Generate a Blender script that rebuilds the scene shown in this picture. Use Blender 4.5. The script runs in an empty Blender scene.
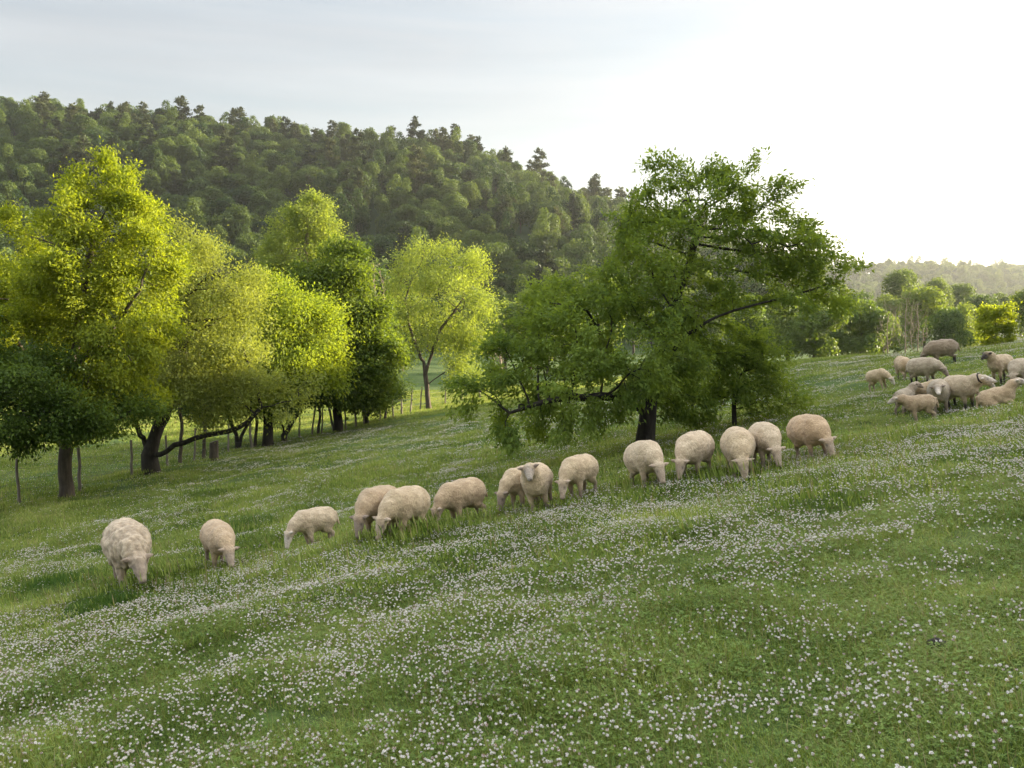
import bpy, math, random
import numpy as np
from mathutils import Vector, Matrix, noise as mnoise

random.seed(7)
RNG = np.random.default_rng(11)
SC = bpy.context.scene
COL = SC.collection

# ------------------------------------------------------------------ camera, sky, sun, exposure
W, H, F = 1024, 768, 900.0
CAMZ = 1.8
PITCH = math.atan2(384 - 305, F)
cam_data = bpy.data.cameras.new("camera")
cam_data.sensor_width = 36.0
cam_data.lens = 36.0 * F / W
cam_data.clip_start = 0.05
cam_data.clip_end = 20000
camera = bpy.data.objects.new("camera", cam_data)
COL.objects.link(camera)
camera.location = (0, 0, CAMZ)
camera.rotation_euler = (math.pi / 2 - PITCH, 0, 0)
SC.camera = camera

SUN_AZ, SUN_EL = math.radians(65), math.radians(10)
world = bpy.data.worlds.new("World")
SC.world = world
world.use_nodes = True
wn, wl = world.node_tree.nodes, world.node_tree.links
wn.clear()
w_out = wn.new("ShaderNodeOutputWorld")
w_bg = wn.new("ShaderNodeBackground")
w_bg.inputs["Strength"].default_value = 0.05
w_sky = wn.new("ShaderNodeTexSky")
w_sky.sky_type = 'NISHITA'
w_sky.sun_disc = False
w_sky.sun_elevation = SUN_EL
w_sky.sun_rotation = SUN_AZ
w_sky.air_density = 1.0
w_sky.dust_density = 2.0
w_sky.ozone_density = 1.0
# thin streaky high cloud over the blue: a real veil in the sky, the same from everywhere
w_tc = wn.new("ShaderNodeTexCoord")
w_map = wn.new("ShaderNodeMapping")
w_map.inputs["Rotation"].default_value = (0, 0, math.radians(25))
w_map.inputs["Scale"].default_value = (1.2, 2.4, 14.0)
w_noi = wn.new("ShaderNodeTexNoise")
w_noi.inputs["Scale"].default_value = 1.6
w_noi.inputs["Detail"].default_value = 7
w_noi.inputs["Roughness"].default_value = 0.55
w_noi.inputs["Distortion"].default_value = 0.6
w_ramp = wn.new("ShaderNodeValToRGB")
w_ramp.color_ramp.elements[0].position = 0.30
w_ramp.color_ramp.elements[0].color = (0.58, 0.58, 0.58, 1)
w_ramp.color_ramp.elements[1].position = 0.72
w_ramp.color_ramp.elements[1].color = (1.0, 1.0, 1.0, 1)
w_mix = wn.new("ShaderNodeMixRGB")
w_cl = wn.new("ShaderNodeMixRGB")          # cloud colour: grey-white plus part of the sky glow
w_cl.blend_type = 'ADD'
w_cl.inputs["Fac"].default_value = 0.8
w_n2 = wn.new("ShaderNodeTexNoise")
w_n2.inputs["Scale"].default_value = 2.3
w_n2.inputs["Detail"].default_value = 5
w_r2 = wn.new("ShaderNodeValToRGB")
w_r2.color_ramp.elements[0].position = 0.36
w_r2.color_ramp.elements[0].color = (0.95, 0.98, 1.07, 1)
w_r2.color_ramp.elements[1].position = 0.66
w_r2.color_ramp.elements[1].color = (1.42, 1.43, 1.48, 1)
wl.new(w_map.outputs["Vector"], w_n2.inputs["Vector"])
wl.new(w_n2.outputs["Fac"], w_r2.inputs["Fac"])
wl.new(w_r2.outputs["Color"], w_cl.inputs["Color2"])
wl.new(w_tc.outputs["Generated"], w_map.inputs["Vector"])
wl.new(w_map.outputs["Vector"], w_noi.inputs["Vector"])
wl.new(w_noi.outputs["Fac"], w_ramp.inputs["Fac"])
wl.new(w_ramp.outputs["Color"], w_mix.inputs["Fac"])
w_hsv = wn.new("ShaderNodeHueSaturation")
w_hsv.inputs["Saturation"].default_value = 0.3
w_hsv.inputs["Value"].default_value = 0.7
wl.new(w_sky.outputs["Color"], w_hsv.inputs["Color"])
wl.new(w_sky.outputs["Color"], w_mix.inputs["Color1"])
wl.new(w_hsv.outputs["Color"], w_cl.inputs["Color1"])
wl.new(w_cl.outputs["Color"], w_mix.inputs["Color2"])
# sky brightness raised towards the zenith, out of view, as added fill light
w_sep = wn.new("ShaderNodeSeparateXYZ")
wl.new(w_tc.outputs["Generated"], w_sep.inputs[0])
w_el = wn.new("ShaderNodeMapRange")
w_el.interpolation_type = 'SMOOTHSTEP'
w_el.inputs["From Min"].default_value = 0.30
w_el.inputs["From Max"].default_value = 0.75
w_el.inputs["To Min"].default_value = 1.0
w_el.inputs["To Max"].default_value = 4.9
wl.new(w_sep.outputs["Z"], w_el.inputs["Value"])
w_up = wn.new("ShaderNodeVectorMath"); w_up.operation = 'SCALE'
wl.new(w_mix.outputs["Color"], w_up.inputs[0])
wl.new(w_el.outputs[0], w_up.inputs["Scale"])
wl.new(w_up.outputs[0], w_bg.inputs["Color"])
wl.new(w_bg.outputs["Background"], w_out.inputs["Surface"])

sun_dir = Vector((math.sin(SUN_AZ) * math.cos(SUN_EL), math.cos(SUN_AZ) * math.cos(SUN_EL), math.sin(SUN_EL)))
sun_data = bpy.data.lights.new("sun", 'SUN')
sun_data.energy = 5.0
sun_data.angle = math.radians(0.5)
sun_data.color = (1.0, 0.88, 0.64)
sun = bpy.data.objects.new("sun", sun_data)
COL.objects.link(sun)
sun.rotation_euler = sun_dir.to_track_quat('Z', 'Y').to_euler()
sun.location = (60, 30, 60)

vs = SC.view_settings
vs.view_transform = 'Standard'
vs.look = 'None'
vs.gamma = 1
vs.use_curve_mapping = False
vs.exposure = 2.4
SC.render.engine = 'CYCLES'
SC.cycles.use_denoising = True
SC.cycles.max_bounces = 6
SC.cycles.diffuse_bounces = 3
SC.cycles.transmission_bounces = 4
SC.cycles.glossy_bounces = 2
SC.cycles.volume_bounces = 0
SC.cycles.transparent_max_bounces = 6
SC.cycles.caustics_reflective = False
SC.cycles.caustics_refractive = False

# ------------------------------------------------------------------ geometry helpers
def ray(u, v):
    xc, yc = (u - 512) / F, -(v - 384) / F
    d = Vector((xc, math.cos(PITCH) + yc * math.sin(PITCH), -math.sin(PITCH) + yc * math.cos(PITCH)))
    return d / d.y

def at(u, v, Y):
    """the place in the valley seen at (u, v), Y metres ahead"""
    d = ray(u, v) * Y
    return np.array([d.x, d.y, d.z + CAMZ])

def link(o):
    COL.objects.link(o)
    return o

def mesh_obj(name, V, Fc, mats, parent=None, smooth=False, mat_idx=None):
    me = bpy.data.meshes.new(name)
    V = np.asarray(V, dtype=np.float32)
    if isinstance(Fc, np.ndarray):
        n, k = Fc.shape
        me.vertices.add(len(V)); me.vertices.foreach_set("co", V.ravel())
        me.loops.add(n * k); me.loops.foreach_set("vertex_index", Fc.astype(np.int32).ravel())
        me.polygons.add(n)
        me.polygons.foreach_set("loop_start", np.arange(0, n * k, k, dtype=np.int32))
    else:
        me.from_pydata(V.tolist(), [], Fc)
    if mat_idx is not None:
        me.polygons.foreach_set("material_index", np.asarray(mat_idx, dtype=np.int32))
    me.polygons.foreach_set("use_smooth", np.full(len(me.polygons), bool(smooth)))
    me.update(calc_edges=True)
    for m in (mats if isinstance(mats, (list, tuple)) else [mats]):
        me.materials.append(m)
    o = bpy.data.objects.new(name, me)
    o.parent = parent
    return o

def empty(name, loc):
    o = bpy.data.objects.new(name, None)
    o.location = [float(c) for c in loc]
    o.empty_display_size = 0.3
    return link(o)

def tag(o, label=None, cat=None, group=None, kind=None):
    if label: o["label"] = label
    if cat: o["category"] = cat
    if group: o["group"] = group
    if kind: o["kind"] = kind
    return o

# ------------------------------------------------------------------ terrain
def vnoise(x, y, s, seed=0):
    """cheap smooth 2-D noise: rotated sines, about -1..1"""
    r = np.random.default_rng(seed)
    out = np.zeros_like(np.asarray(x, dtype=float))
    for k in range(7):
        a = r.uniform(0, 2 * math.pi); f = r.uniform(0.6, 1.7) / s; p = r.uniform(0, 6.28)
        out += np.sin((x * math.cos(a) + y * math.sin(a)) * f * 2 * math.pi + p)
    return out / 3.2

CP = []
for gx in (-9, -5, -2, 1, 4, 7, 10):                      # the near slope is almost a plane
    for gy in (-6, 0, 4, 8, 12, 15):
        CP.append((gx, gy, .173 * gx - .089 * gy))
for (u, v, Y) in [(67, 497, 26), (150, 470, 30), (213, 457, 34), (280, 443, 38), (330, 430, 42), (380, 417, 47), (430, 408, 52),
                  (0, 510, 23), (645, 446, 19), (560, 402, 40), (640, 388, 42), (720, 374, 44), (800, 360, 46),
                  (943, 364, 27), (1024, 345, 37), (900, 354, 40), (1020, 352, 48), (960, 356, 46), (1060, 344, 40), (0, 452, 38), (120, 440, 42), (250, 425, 50), (930, 410, 17), (1010, 395, 17.5)]:
    CP.append(tuple(at(u, v, Y)))
CP += [(20, 72, -3.4), (0, 80, -5.2), (36, 80, -3.6), (-20, 75, -5.6), (-45, 60, -5.6), (-60, 30, -5.6), (-40, 10, -5.4), (-25, 2, -4.3), (-70, 90, -6.2),
       (0, 115, -6.4), (50, 115, -6.0), (-60, 115, -6.4), (110, 115, -5), (-25, -25, -2.6), (0, -30, 1.8), (30, -25, 6), (-60, -25, -5), (60, -25, 11),
       (24, 6, 4.6), (34, 20, 5.6), (46, 6, 9), (48, 36, 10), (60, 43, 16), (80, 30, 20), (70, 8, 15), (100, 5, 18), (120, 40, 19), (52, 55, 12.5), (41, 66, -2.0), (58, 66, 8), (50, 70, 2.5), (46, 78, -2.5), (52, 90, -4), (75, 60, 16), (74, 76, 15), (73, 80, 13), (70, 85, 8.5), (69, 90, 3), (72, 97, -2), (100, 62, 18), (105, 80, 14), (105, 97, 2), (140, 85, 10), (140, 0, 16)]
CP = np.array(CP)
def _tps(r2):
    return np.where(r2 > 1e-9, 0.5 * r2 * np.log(np.maximum(r2, 1e-9)), 0.0)
_P = CP[:, :2] / 30.0
_K = _tps(((_P[:, None] - _P[None]) ** 2).sum(-1)) + np.eye(len(CP)) * 0.004
_Q = np.c_[np.ones(len(CP)), _P]
_A = np.block([[_K, _Q], [_Q.T, np.zeros((3, 3))]])
_S = np.linalg.solve(_A, np.r_[CP[:, 2], 0, 0, 0])

def sstep(a, b, t):
    t = np.clip((t - a) / (b - a), 0, 1)
    return t * t * (3 - 2 * t)

RIDGE_U = np.array([-900, -300, 0, 90, 200, 300, 400, 500, 560, 620, 700, 780, 860, 1000])
RIDGE_V = np.array([98, 86, 95, 98, 108, 127, 140, 158, 180, 205, 246, 283, 308, 320]) + np.array([29, 29, 28, 27, 25, 23, 21, 20, 19, 19, 19, 19, 19, 19])
RIDGE_Y = 430.0
RIDGE_X = np.array([ray(u, 300).x * RIDGE_Y for u in RIDGE_U])
RIDGE_Z = np.array([at(u, v, RIDGE_Y)[2] for u, v in zip(RIDGE_U, RIDGE_V)])

def height(x, y):
    x = np.asarray(x, dtype=float); y = np.asarray(y, dtype=float)
    shp = np.broadcast(x, y).shape
    x = np.broadcast_to(x, shp).ravel(); y = np.broadcast_to(y, shp).ravel()
    cx, cy = np.clip(x, -75, 145) / 30.0, np.clip(y, -32, 118) / 30.0
    zn = np.zeros(len(x))
    for i in range(0, len(x), 20000):
        s = slice(i, i + 20000)
        r2 = (cx[s, None] - _P[None, :, 0]) ** 2 + (cy[s, None] - _P[None, :, 1]) ** 2
        zn[s] = _tps(r2) @ _S[:-3] + _S[-3] + _S[-2] * cx[s] + _S[-1] * cy[s]
    # the wooded hill on the left and the far ridge on the right
    rz = np.interp(x, RIDGE_X, RIDGE_Z)
    rise = np.clip((y - 165) / (RIDGE_Y - 165), 0, 1)
    prof = sstep(0, 1, rise) * 0.45 + rise * 0.55
    back = 1 - 0.6 * sstep(RIDGE_Y, 900, y)
    zf = -6.4 + (rz + 6.4) * prof * back + vnoise(x, y, 90, 3) * 3.0 * sstep(180, 260, y)
    ridge2 = 39 * sstep(600, 1000, y) * sstep(-200, 100, x) + vnoise(x, y * .4, 260, 5) * 3.0 * sstep(600, 900, y)
    zf = np.maximum(zf, -6.4 + ridge2 + 1.2 * sstep(600, 700, y))
    w = sstep(85, 135, y)
    z = zn * (1 - w) + zf * w
    near = 1 - sstep(20, 70, np.hypot(x, y))
    z += near * (0.028 * vnoise(x, y, 1.1, 21) + 0.05 * vnoise(x, y, 3.2, 22))
    # shallow terrace dip just behind the brow where the row of sheep grazes
    brow = 11.2 + 0.22 * (x + 5)
    dy = y - brow
    z += near * (-0.12 * np.exp(-((dy - 2.0) / 1.3) ** 2) + 0.04 * np.exp(-((dy + 0.6) / 1.0) ** 2)) * sstep(-9, -6, x) * (1 - sstep(7, 10, x))
    return z.reshape(shp)

def hz(x, y):
    return float(height(np.array([x]), np.array([y]))[0])

def on_ground(u, v, lo=2.5, hi=400.0):
    """first point of the ground met by the line of sight through (u, v)"""
    d = ray(u, v)
    Ys = np.geomspace(lo, hi, 900)
    g = height(d.x * Ys, Ys) - (CAMZ + d.z * Ys)
    k = np.argmax(g > 0)
    if g[k] <= 0:
        return None
    a, b = Ys[k - 1], Ys[k]
    for _ in range(25):
        m = 0.5 * (a + b)
        if hz(d.x * m, m) - (CAMZ + d.z * m) > 0: b = m
        else: a = m
    return np.array([d.x * b, b, hz(d.x * b, b)])

# ------------------------------------------------------------------ materials
def new_mat(name):
    m = bpy.data.materials.new(name)
    m.use_nodes = True
    n = m.node_tree.nodes
    n.clear()
    return m, n, m.node_tree.links

def ramp(n, stops):
    r = n.new("ShaderNodeValToRGB")
    e = r.color_ramp.elements
    while len(e) < len(stops): e.new(0.5)
    for el, (p, c) in zip(e, stops):
        el.position = p
        el.color = (c[0], c[1], c[2], 1)
    return r

def noise_node(n, l, vec, scale, detail=4, rough=0.55):
    t = n.new("ShaderNodeTexNoise")
    t.inputs["Scale"].default_value = scale
    t.inputs["Detail"].default_value = detail
    t.inputs["Roughness"].default_value = rough
    if vec is not None: l.new(vec, t.inputs["Vector"])
    return t

def leaf_mat(name, dark, light, trans=0.42, tcol=None, clump=0.9, by_object=False, rough=0.55):
    m, n, l = new_mat(name)
    out = n.new("ShaderNodeOutputMaterial")
    geo = n.new("ShaderNodeNewGeometry")
    tc = n.new("ShaderNodeTexCoord")
    nz = noise_node(n, l, tc.outputs["Object"], clump, 3)
    add = n.new("ShaderNodeMath"); add.operation = 'MULTIPLY_ADD'
    l.new(geo.outputs["Random Per Island"], add.inputs[0])
    add.inputs[1].default_value = 0.45
    sub = n.new("ShaderNodeMath"); sub.operation = 'MULTIPLY_ADD'
    l.new(nz.outputs["Fac"], sub.inputs[0]); sub.inputs[1].default_value = 1.5; sub.inputs[2].default_value = -0.48
    l.new(sub.outputs[0], add.inputs[2])
    fac = add.outputs[0]
    if by_object:
        oi = n.new("ShaderNodeObjectInfo")
        a2 = n.new("ShaderNodeMath"); a2.operation = 'MULTIPLY_ADD'
        l.new(oi.outputs["Random"], a2.inputs[0]); a2.inputs[1].default_value = 0.9
        s2 = n.new("ShaderNodeMath"); s2.operation = 'MULTIPLY_ADD'
        l.new(fac, s2.inputs[0]); s2.inputs[1].default_value = 0.5; s2.inputs[2].default_value = -0.2
        l.new(s2.outputs[0], a2.inputs[2])
        fac = a2.outputs[0]
    r = ramp(n, [(0.0, dark), (1.0, light)])
    l.new(fac, r.inputs["Fac"])
    p = n.new("ShaderNodeBsdfPrincipled")
    p.inputs["Roughness"].default_value = rough
    p.inputs["Specular IOR Level"].default_value = 0.12
    l.new(r.outputs["Color"], p.inputs["Base Color"])
    t = n.new("ShaderNodeBsdfTranslucent")
    mul = n.new("ShaderNodeMixRGB"); mul.blend_type = 'MULTIPLY'; mul.inputs["Fac"].default_value = 1
    l.new(r.outputs["Color"], mul.inputs["Color1"])
    mul.inputs["Color2"].default_value = tuple(tcol or (1.9, 1.75, 0.6)) + (1,)
    l.new(mul.outputs["Color"], t.inputs["Color"])
    mx = n.new("ShaderNodeMixShader"); mx.inputs["Fac"].default_value = trans
    l.new(p.outputs[0], mx.inputs[1]); l.new(t.outputs[0], mx.inputs[2])
    l.new(mx.outputs[0], out.inputs["Surface"])
    return m

def bark_mat(name, a, b, scale=9):
    m, n, l = new_mat(name)
    out = n.new("ShaderNodeOutputMaterial")
    tc = n.new("ShaderNodeTexCoord")
    mp = n.new("ShaderNodeMapping"); mp.inputs["Scale"].default_value = (1, 1, 0.25)
    l.new(tc.outputs["Object"], mp.inputs["Vector"])
    nz = noise_node(n, l, mp.outputs["Vector"], scale, 6, 0.65)
    r = ramp(n, [(0.3, a), (0.7, b)])
    l.new(nz.outputs["Fac"], r.inputs["Fac"])
    p = n.new("ShaderNodeBsdfPrincipled")
    p.inputs["Roughness"].default_value = 0.9
    p.inputs["Specular IOR Level"].default_value = 0.15
    l.new(r.outputs["Color"], p.inputs["Base Color"])
    bp = n.new("ShaderNodeBump"); bp.inputs["Strength"].default_value = 0.9; bp.inputs["Distance"].default_value = 0.04
    l.new(nz.outputs["Fac"], bp.inputs["Height"]); l.new(bp.outputs["Normal"], p.inputs["Normal"])
    l.new(p.outputs[0], out.inputs["Surface"])
    return m

def ground_mat():
    m, n, l = new_mat("meadow_ground")
    out = n.new("ShaderNodeOutputMaterial")
    geo = n.new("ShaderNodeNewGeometry")
    sep = n.new("ShaderNodeSeparateXYZ"); l.new(geo.outputs["Position"], sep.inputs[0])
    n1 = noise_node(n, l, geo.outputs["Position"], 0.35, 5)
    n2 = noise_node(n, l, geo.outputs["Position"], 7.0, 6, 0.7)
    r1 = ramp(n, [(0.32, (0.045, 0.072, 0.016)), (0.5, (0.072, 0.108, 0.026)), (0.7, (0.105, 0.130, 0.042))])
    l.new(n1.outputs["Fac"], r1.inputs["Fac"])
    r2 = ramp(n, [(0.3, (0.5, 0.5, 0.5)), (0.7, (1.25, 1.25, 1.2))])
    l.new(n2.outputs["Fac"], r2.inputs["Fac"])
    mu = n.new("ShaderNodeMixRGB"); mu.blend_type = 'MULTIPLY'; mu.inputs["Fac"].default_value = 1
    l.new(r1.outputs["Color"], mu.inputs["Color1"]); l.new(r2.outputs["Color"], mu.inputs["Color2"])
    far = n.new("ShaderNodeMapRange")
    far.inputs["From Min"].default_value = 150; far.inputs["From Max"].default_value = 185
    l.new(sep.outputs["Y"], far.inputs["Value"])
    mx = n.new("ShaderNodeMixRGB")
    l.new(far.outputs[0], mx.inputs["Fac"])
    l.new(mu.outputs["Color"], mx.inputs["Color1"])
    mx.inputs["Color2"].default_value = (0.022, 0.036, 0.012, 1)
    p = n.new("ShaderNodeBsdfPrincipled"); p.inputs["Roughness"].default_value = 0.95
    p.inputs["Specular IOR Level"].default_value = 0.1
    l.new(mx.outputs["Color"], p.inputs["Base Color"])
    bp = n.new("ShaderNodeBump"); bp.inputs["Strength"].default_value = 0.8; bp.inputs["Distance"].default_value = 0.05
    l.new(n2.outputs["Fac"], bp.inputs["Height"]); l.new(bp.outputs["Normal"], p.inputs["Normal"])
    l.new(p.outputs[0], out.inputs["Surface"])
    return m

def blade_mat(name, dark, mid, light, trans=0.3):
    """grass blades: colour patches by place on the meadow, and a tint for each blade"""
    m, n, l = new_mat(name)
    out = n.new("ShaderNodeOutputMaterial")
    geo = n.new("ShaderNodeNewGeometry")
    n1 = noise_node(n, l, geo.outputs["Position"], 0.55, 4)
    f = n.new("ShaderNodeMath"); f.operation = 'MULTIPLY_ADD'
    l.new(geo.outputs["Random Per Island"], f.inputs[0]); f.inputs[1].default_value = 0.85
    s = n.new("ShaderNodeMath"); s.operation = 'MULTIPLY_ADD'
    l.new(n1.outputs["Fac"], s.inputs[0]); s.inputs[1].default_value = 1.7; s.inputs[2].default_value = -0.78
    l.new(s.outputs[0], f.inputs[2])
    r = ramp(n, [(0.0, dark), (0.5, mid), (1.0, light)])
    l.new(f.outputs[0], r.inputs["Fac"])
    p = n.new("ShaderNodeBsdfPrincipled"); p.inputs["Roughness"].default_value = 0.6
    p.inputs["Specular IOR Level"].default_value = 0.12
    l.new(r.outputs["Color"], p.inputs["Base Color"])
    t = n.new("ShaderNodeBsdfTranslucent")
    mul = n.new("ShaderNodeMixRGB"); mul.blend_type = 'MULTIPLY'; mul.inputs["Fac"].default_value = 1
    l.new(r.outputs["Color"], mul.inputs["Color1"]); mul.inputs["Color2"].default_value = (1.6, 1.6, 0.7, 1)
    l.new(mul.outputs["Color"], t.inputs["Color"])
    mx = n.new("ShaderNodeMixShader"); mx.inputs["Fac"].default_value = trans
    l.new(p.outputs[0], mx.inputs[1]); l.new(t.outputs[0], mx.inputs[2])
    l.new(mx.outputs[0], out.inputs["Surface"])
    return m

def plain_mat(name, col, rough=0.8, var=0.25, scale=20.0):
    m, n, l = new_mat(name)
    out = n.new("ShaderNodeOutputMaterial")
    tc = n.new("ShaderNodeTexCoord")
    nz = noise_node(n, l, tc.outputs["Object"], scale, 5, 0.6)
    r = ramp(n, [(0.3, [c * (1 - var) for c in col]), (0.7, [c * (1 + var) for c in col])])
    l.new(nz.outputs["Fac"], r.inputs["Fac"])
    p = n.new("ShaderNodeBsdfPrincipled"); p.inputs["Roughness"].default_value = rough
    p.inputs["Specular IOR Level"].default_value = 0.2
    l.new(r.outputs["Color"], p.inputs["Base Color"])
    l.new(p.outputs[0], out.inputs["Surface"])
    return m

def sheep_mat(name, bump_scale, bump):
    m, n, l = new_mat(name)
    out = n.new("ShaderNodeOutputMaterial")
    tc = n.new("ShaderNodeTexCoord")
    at_ = n.new("ShaderNodeAttribute"); at_.attribute_name = "coat"
    nz = noise_node(n, l, tc.outputs["Object"], bump_scale, 6, 0.65)
    n2 = noise_node(n, l, tc.outputs["Object"], 6.0, 4, 0.6)
    r = ramp(n, [(0.3, (0.72, 0.70, 0.68)), (0.7, (1.15, 1.15, 1.15))])
    l.new(nz.outputs["Fac"], r.inputs["Fac"])
    r2 = ramp(n, [(0.35, (0.78, 0.74, 0.70)), (0.65, (1.08, 1.08, 1.08))])
    l.new(n2.outputs["Fac"], r2.inputs["Fac"])
    a = n.new("ShaderNodeMixRGB"); a.blend_type = 'MULTIPLY'; a.inputs["Fac"].default_value = 1
    b = n.new("ShaderNodeMixRGB"); b.blend_type = 'MULTIPLY'; b.inputs["Fac"].default_value = 1
    l.new(at_.outputs["Color"], a.inputs["Color1"]); l.new(r.outputs["Color"], a.inputs["Color2"])
    l.new(a.outputs["Color"], b.inputs["Color1"]); l.new(r2.outputs["Color"], b.inputs["Color2"])
    p = n.new("ShaderNodeBsdfPrincipled"); p.inputs["Roughness"].default_value = 0.95
    p.inputs["Specular IOR Level"].default_value = 0.05
    p.inputs["Sheen Weight"].default_value = 0.3
    p.inputs["Sheen Roughness"].default_value = 0.6
    p.inputs["Sheen Tint"].default_value = (1, 0.9, 0.78, 1)
    l.new(b.outputs["Color"], p.inputs["Base Color"])
    bp = n.new("ShaderNodeBump"); bp.inputs["Strength"].default_value = bump; bp.inputs["Distance"].default_value = 0.02
    l.new(nz.outputs["Fac"], bp.inputs["Height"]); l.new(bp.outputs["Normal"], p.inputs["Normal"])
    l.new(p.outputs[0], out.inputs["Surface"])
    return m

M = dict(
    ground=ground_mat(),
    grass=blade_mat("grass_blades", (0.055, 0.094, 0.013), (0.180, 0.235, 0.042), (0.345, 0.360, 0.118)),
    clover_leaf=blade_mat("clover_leaves", (0.060, 0.102, 0.017), (0.125, 0.185, 0.033), (0.175, 0.230, 0.052), 0.2),
    dry_grass=blade_mat("dry_grass", (0.16, 0.14, 0.06), (0.24, 0.20, 0.10), (0.32, 0.28, 0.15)),
    tall_grass=blade_mat("tall_grass", (0.034, 0.074, 0.012), (0.062, 0.118, 0.020), (0.100, 0.150, 0.036)),
    petal=plain_mat("clover_petals", (0.80, 0.765, 0.69), 0.8, 0.14, 60),
    petal_old=plain_mat("clover_old_petals", (0.40, 0.26, 0.19), 0.9, 0.25, 60),
    bark=bark_mat("bark_brown", (0.045, 0.035, 0.026), (0.12, 0.095, 0.07)),
    bark_dark=bark_mat("bark_dark", (0.018, 0.015, 0.012), (0.055, 0.046, 0.036)),
    bark_pale=bark_mat("bark_pale", (0.14, 0.11, 0.08), (0.28, 0.22, 0.16)),
    wood=bark_mat("weathered_wood", (0.12, 0.10, 0.08), (0.24, 0.20, 0.16), 14),
    wire=plain_mat("rusty_wire", (0.10, 0.09, 0.08), 0.6),
    dung=plain_mat("dark_clod", (0.025, 0.02, 0.016), 0.9, 0.4, 30),
    collar=plain_mat("dark_collar", (0.03, 0.02, 0.02), 0.6, 0.2),
    fleece=sheep_mat("short_fleece", 42, 0.9),
    shaggy=sheep_mat("shaggy_fleece", 26, 1.0),
    leaf_center=leaf_mat("leaves_mid_green", (0.056, 0.096, 0.018), (0.215, 0.280, 0.056), 0.45),
    leaf_yellow=leaf_mat("leaves_yellow_green", (0.092, 0.133, 0.014), (0.312, 0.343, 0.042), 0.5, (1.6, 1.52, 0.45)),
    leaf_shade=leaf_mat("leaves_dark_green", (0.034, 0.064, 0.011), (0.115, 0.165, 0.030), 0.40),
    leaf_lime=leaf_mat("leaves_lime", (0.100, 0.150, 0.018), (0.30, 0.35, 0.050), 0.5, (1.6, 1.5, 0.5)),
    leaf_olive=leaf_mat("leaves_olive", (0.110, 0.135, 0.030), (0.30, 0.325, 0.080), 0.45, (1.5, 1.45, 0.6)),
    leaf_deep=leaf_mat("leaves_deep_green", (0.042, 0.076, 0.013), (0.145, 0.190, 0.036), 0.42),
    leaf_pale=leaf_mat("leaves_pale_green", (0.120, 0.165, 0.036), (0.30, 0.34, 0.090), 0.45, (1.5, 1.45, 0.5)),
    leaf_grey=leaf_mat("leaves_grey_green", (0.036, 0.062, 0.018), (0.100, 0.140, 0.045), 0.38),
    wood_leaf=leaf_mat("woodland_leaves", (0.016, 0.038, 0.009), (0.095, 0.132, 0.028), 0.32, (1.6, 1.5, 0.5), 0.35, True),
    valley_leaf=leaf_mat("valley_leaves", (0.052, 0.090, 0.019), (0.165, 0.208, 0.050), 0.40, (1.7, 1.6, 0.5), 0.35, True),
    needle=leaf_mat("pine_needles", (0.022, 0.038, 0.016), (0.080, 0.090, 0.034), 0.25, (1.3, 1.2, 0.6), 0.35, True),
    bare=bark_mat("bare_twigs", (0.15, 0.115, 0.08), (0.27, 0.21, 0.15)),
)

# ------------------------------------------------------------------ the ground, one sheet to the horizon
def build_ground():
    s = np.linspace(-1, 1, 341)
    xs = 14 * np.sinh(s * 6.0) / np.sinh(6.0) * 230 / 1.0
    xs = np.sign(s) * (np.abs(s) * 26 + 3200 * np.abs(s) ** 7)
    ys = np.concatenate([np.arange(-40, 1.5, 1.0), np.arange(1.5, 26, .13), np.arange(26, 90, .5), np.geomspace(90, 5000, 110)])
    X, Y = np.meshgrid(xs, ys)
    Z = height(X, Y)
    V = np.stack([X, Y, Z], -1).reshape(-1, 3)
    nx, ny = len(xs), len(ys)
    i = np.arange(ny - 1)[:, None] * nx + np.arange(nx - 1)[None]
    Fc = np.stack([i, i + 1, i + nx + 1, i + nx], -1).reshape(-1, 4)
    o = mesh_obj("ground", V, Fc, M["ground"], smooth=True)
    link(o)
    tag(o, "green hillside pasture sloping down left into the valley and the wooded hill", "ground", kind="structure")
build_ground()

# air between here and the far ridges
def build_haze():
    x0, x1, y0, y1, z0, z1 = -3600, 3600, -60, 5300, -30, 180
    V = [(x, y, z) for z in (z0, z1) for y in (y0, y1) for x in (x0, x1)]
    Fc = [(0, 2, 3, 1), (4, 5, 7, 6), (0, 1, 5, 4), (2, 6, 7, 3), (0, 4, 6, 2), (1, 3, 7, 5)]
    m, n, l = new_mat("evening_haze")
    out = n.new("ShaderNodeOutputMaterial")
    v = n.new("ShaderNodeVolumePrincipled")
    v.inputs["Color"].default_value = (0.93, 0.93, 0.90, 1)
    v.inputs["Density"].default_value = 0.00011
    v.inputs["Anisotropy"].default_value = 0.5
    l.new(v.outputs[0], out.inputs["Volume"])
    o = link(mesh_obj("haze", V, Fc, m))
    tag(o, "thin evening haze lying over the valley", "haze", kind="stuff")
build_haze()

# ------------------------------------------------------------------ trees
def leaf_quads(C, D, N, L, Wd):
    """one bent diamond for every leaf: C base, D direction, N normal, L length, Wd width"""
    S = np.cross(D, N); S /= np.linalg.norm(S, axis=1, keepdims=True) + 1e-9
    N = np.cross(S, D)
    L = L[:, None]; Wd = Wd[:, None]
    mid = C + D * L * 0.45
    V = np.stack([C, mid + S * Wd * .5 + N * Wd * .15, C + D * L - N * L * .08, mid - S * Wd * .5 + N * Wd * .15], 1).reshape(-1, 3)
    return V, np.arange(len(C) * 4).reshape(-1, 4)

def unit(a):
    return a / (np.linalg.norm(a, axis=-1, keepdims=True) + 1e-9)

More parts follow.
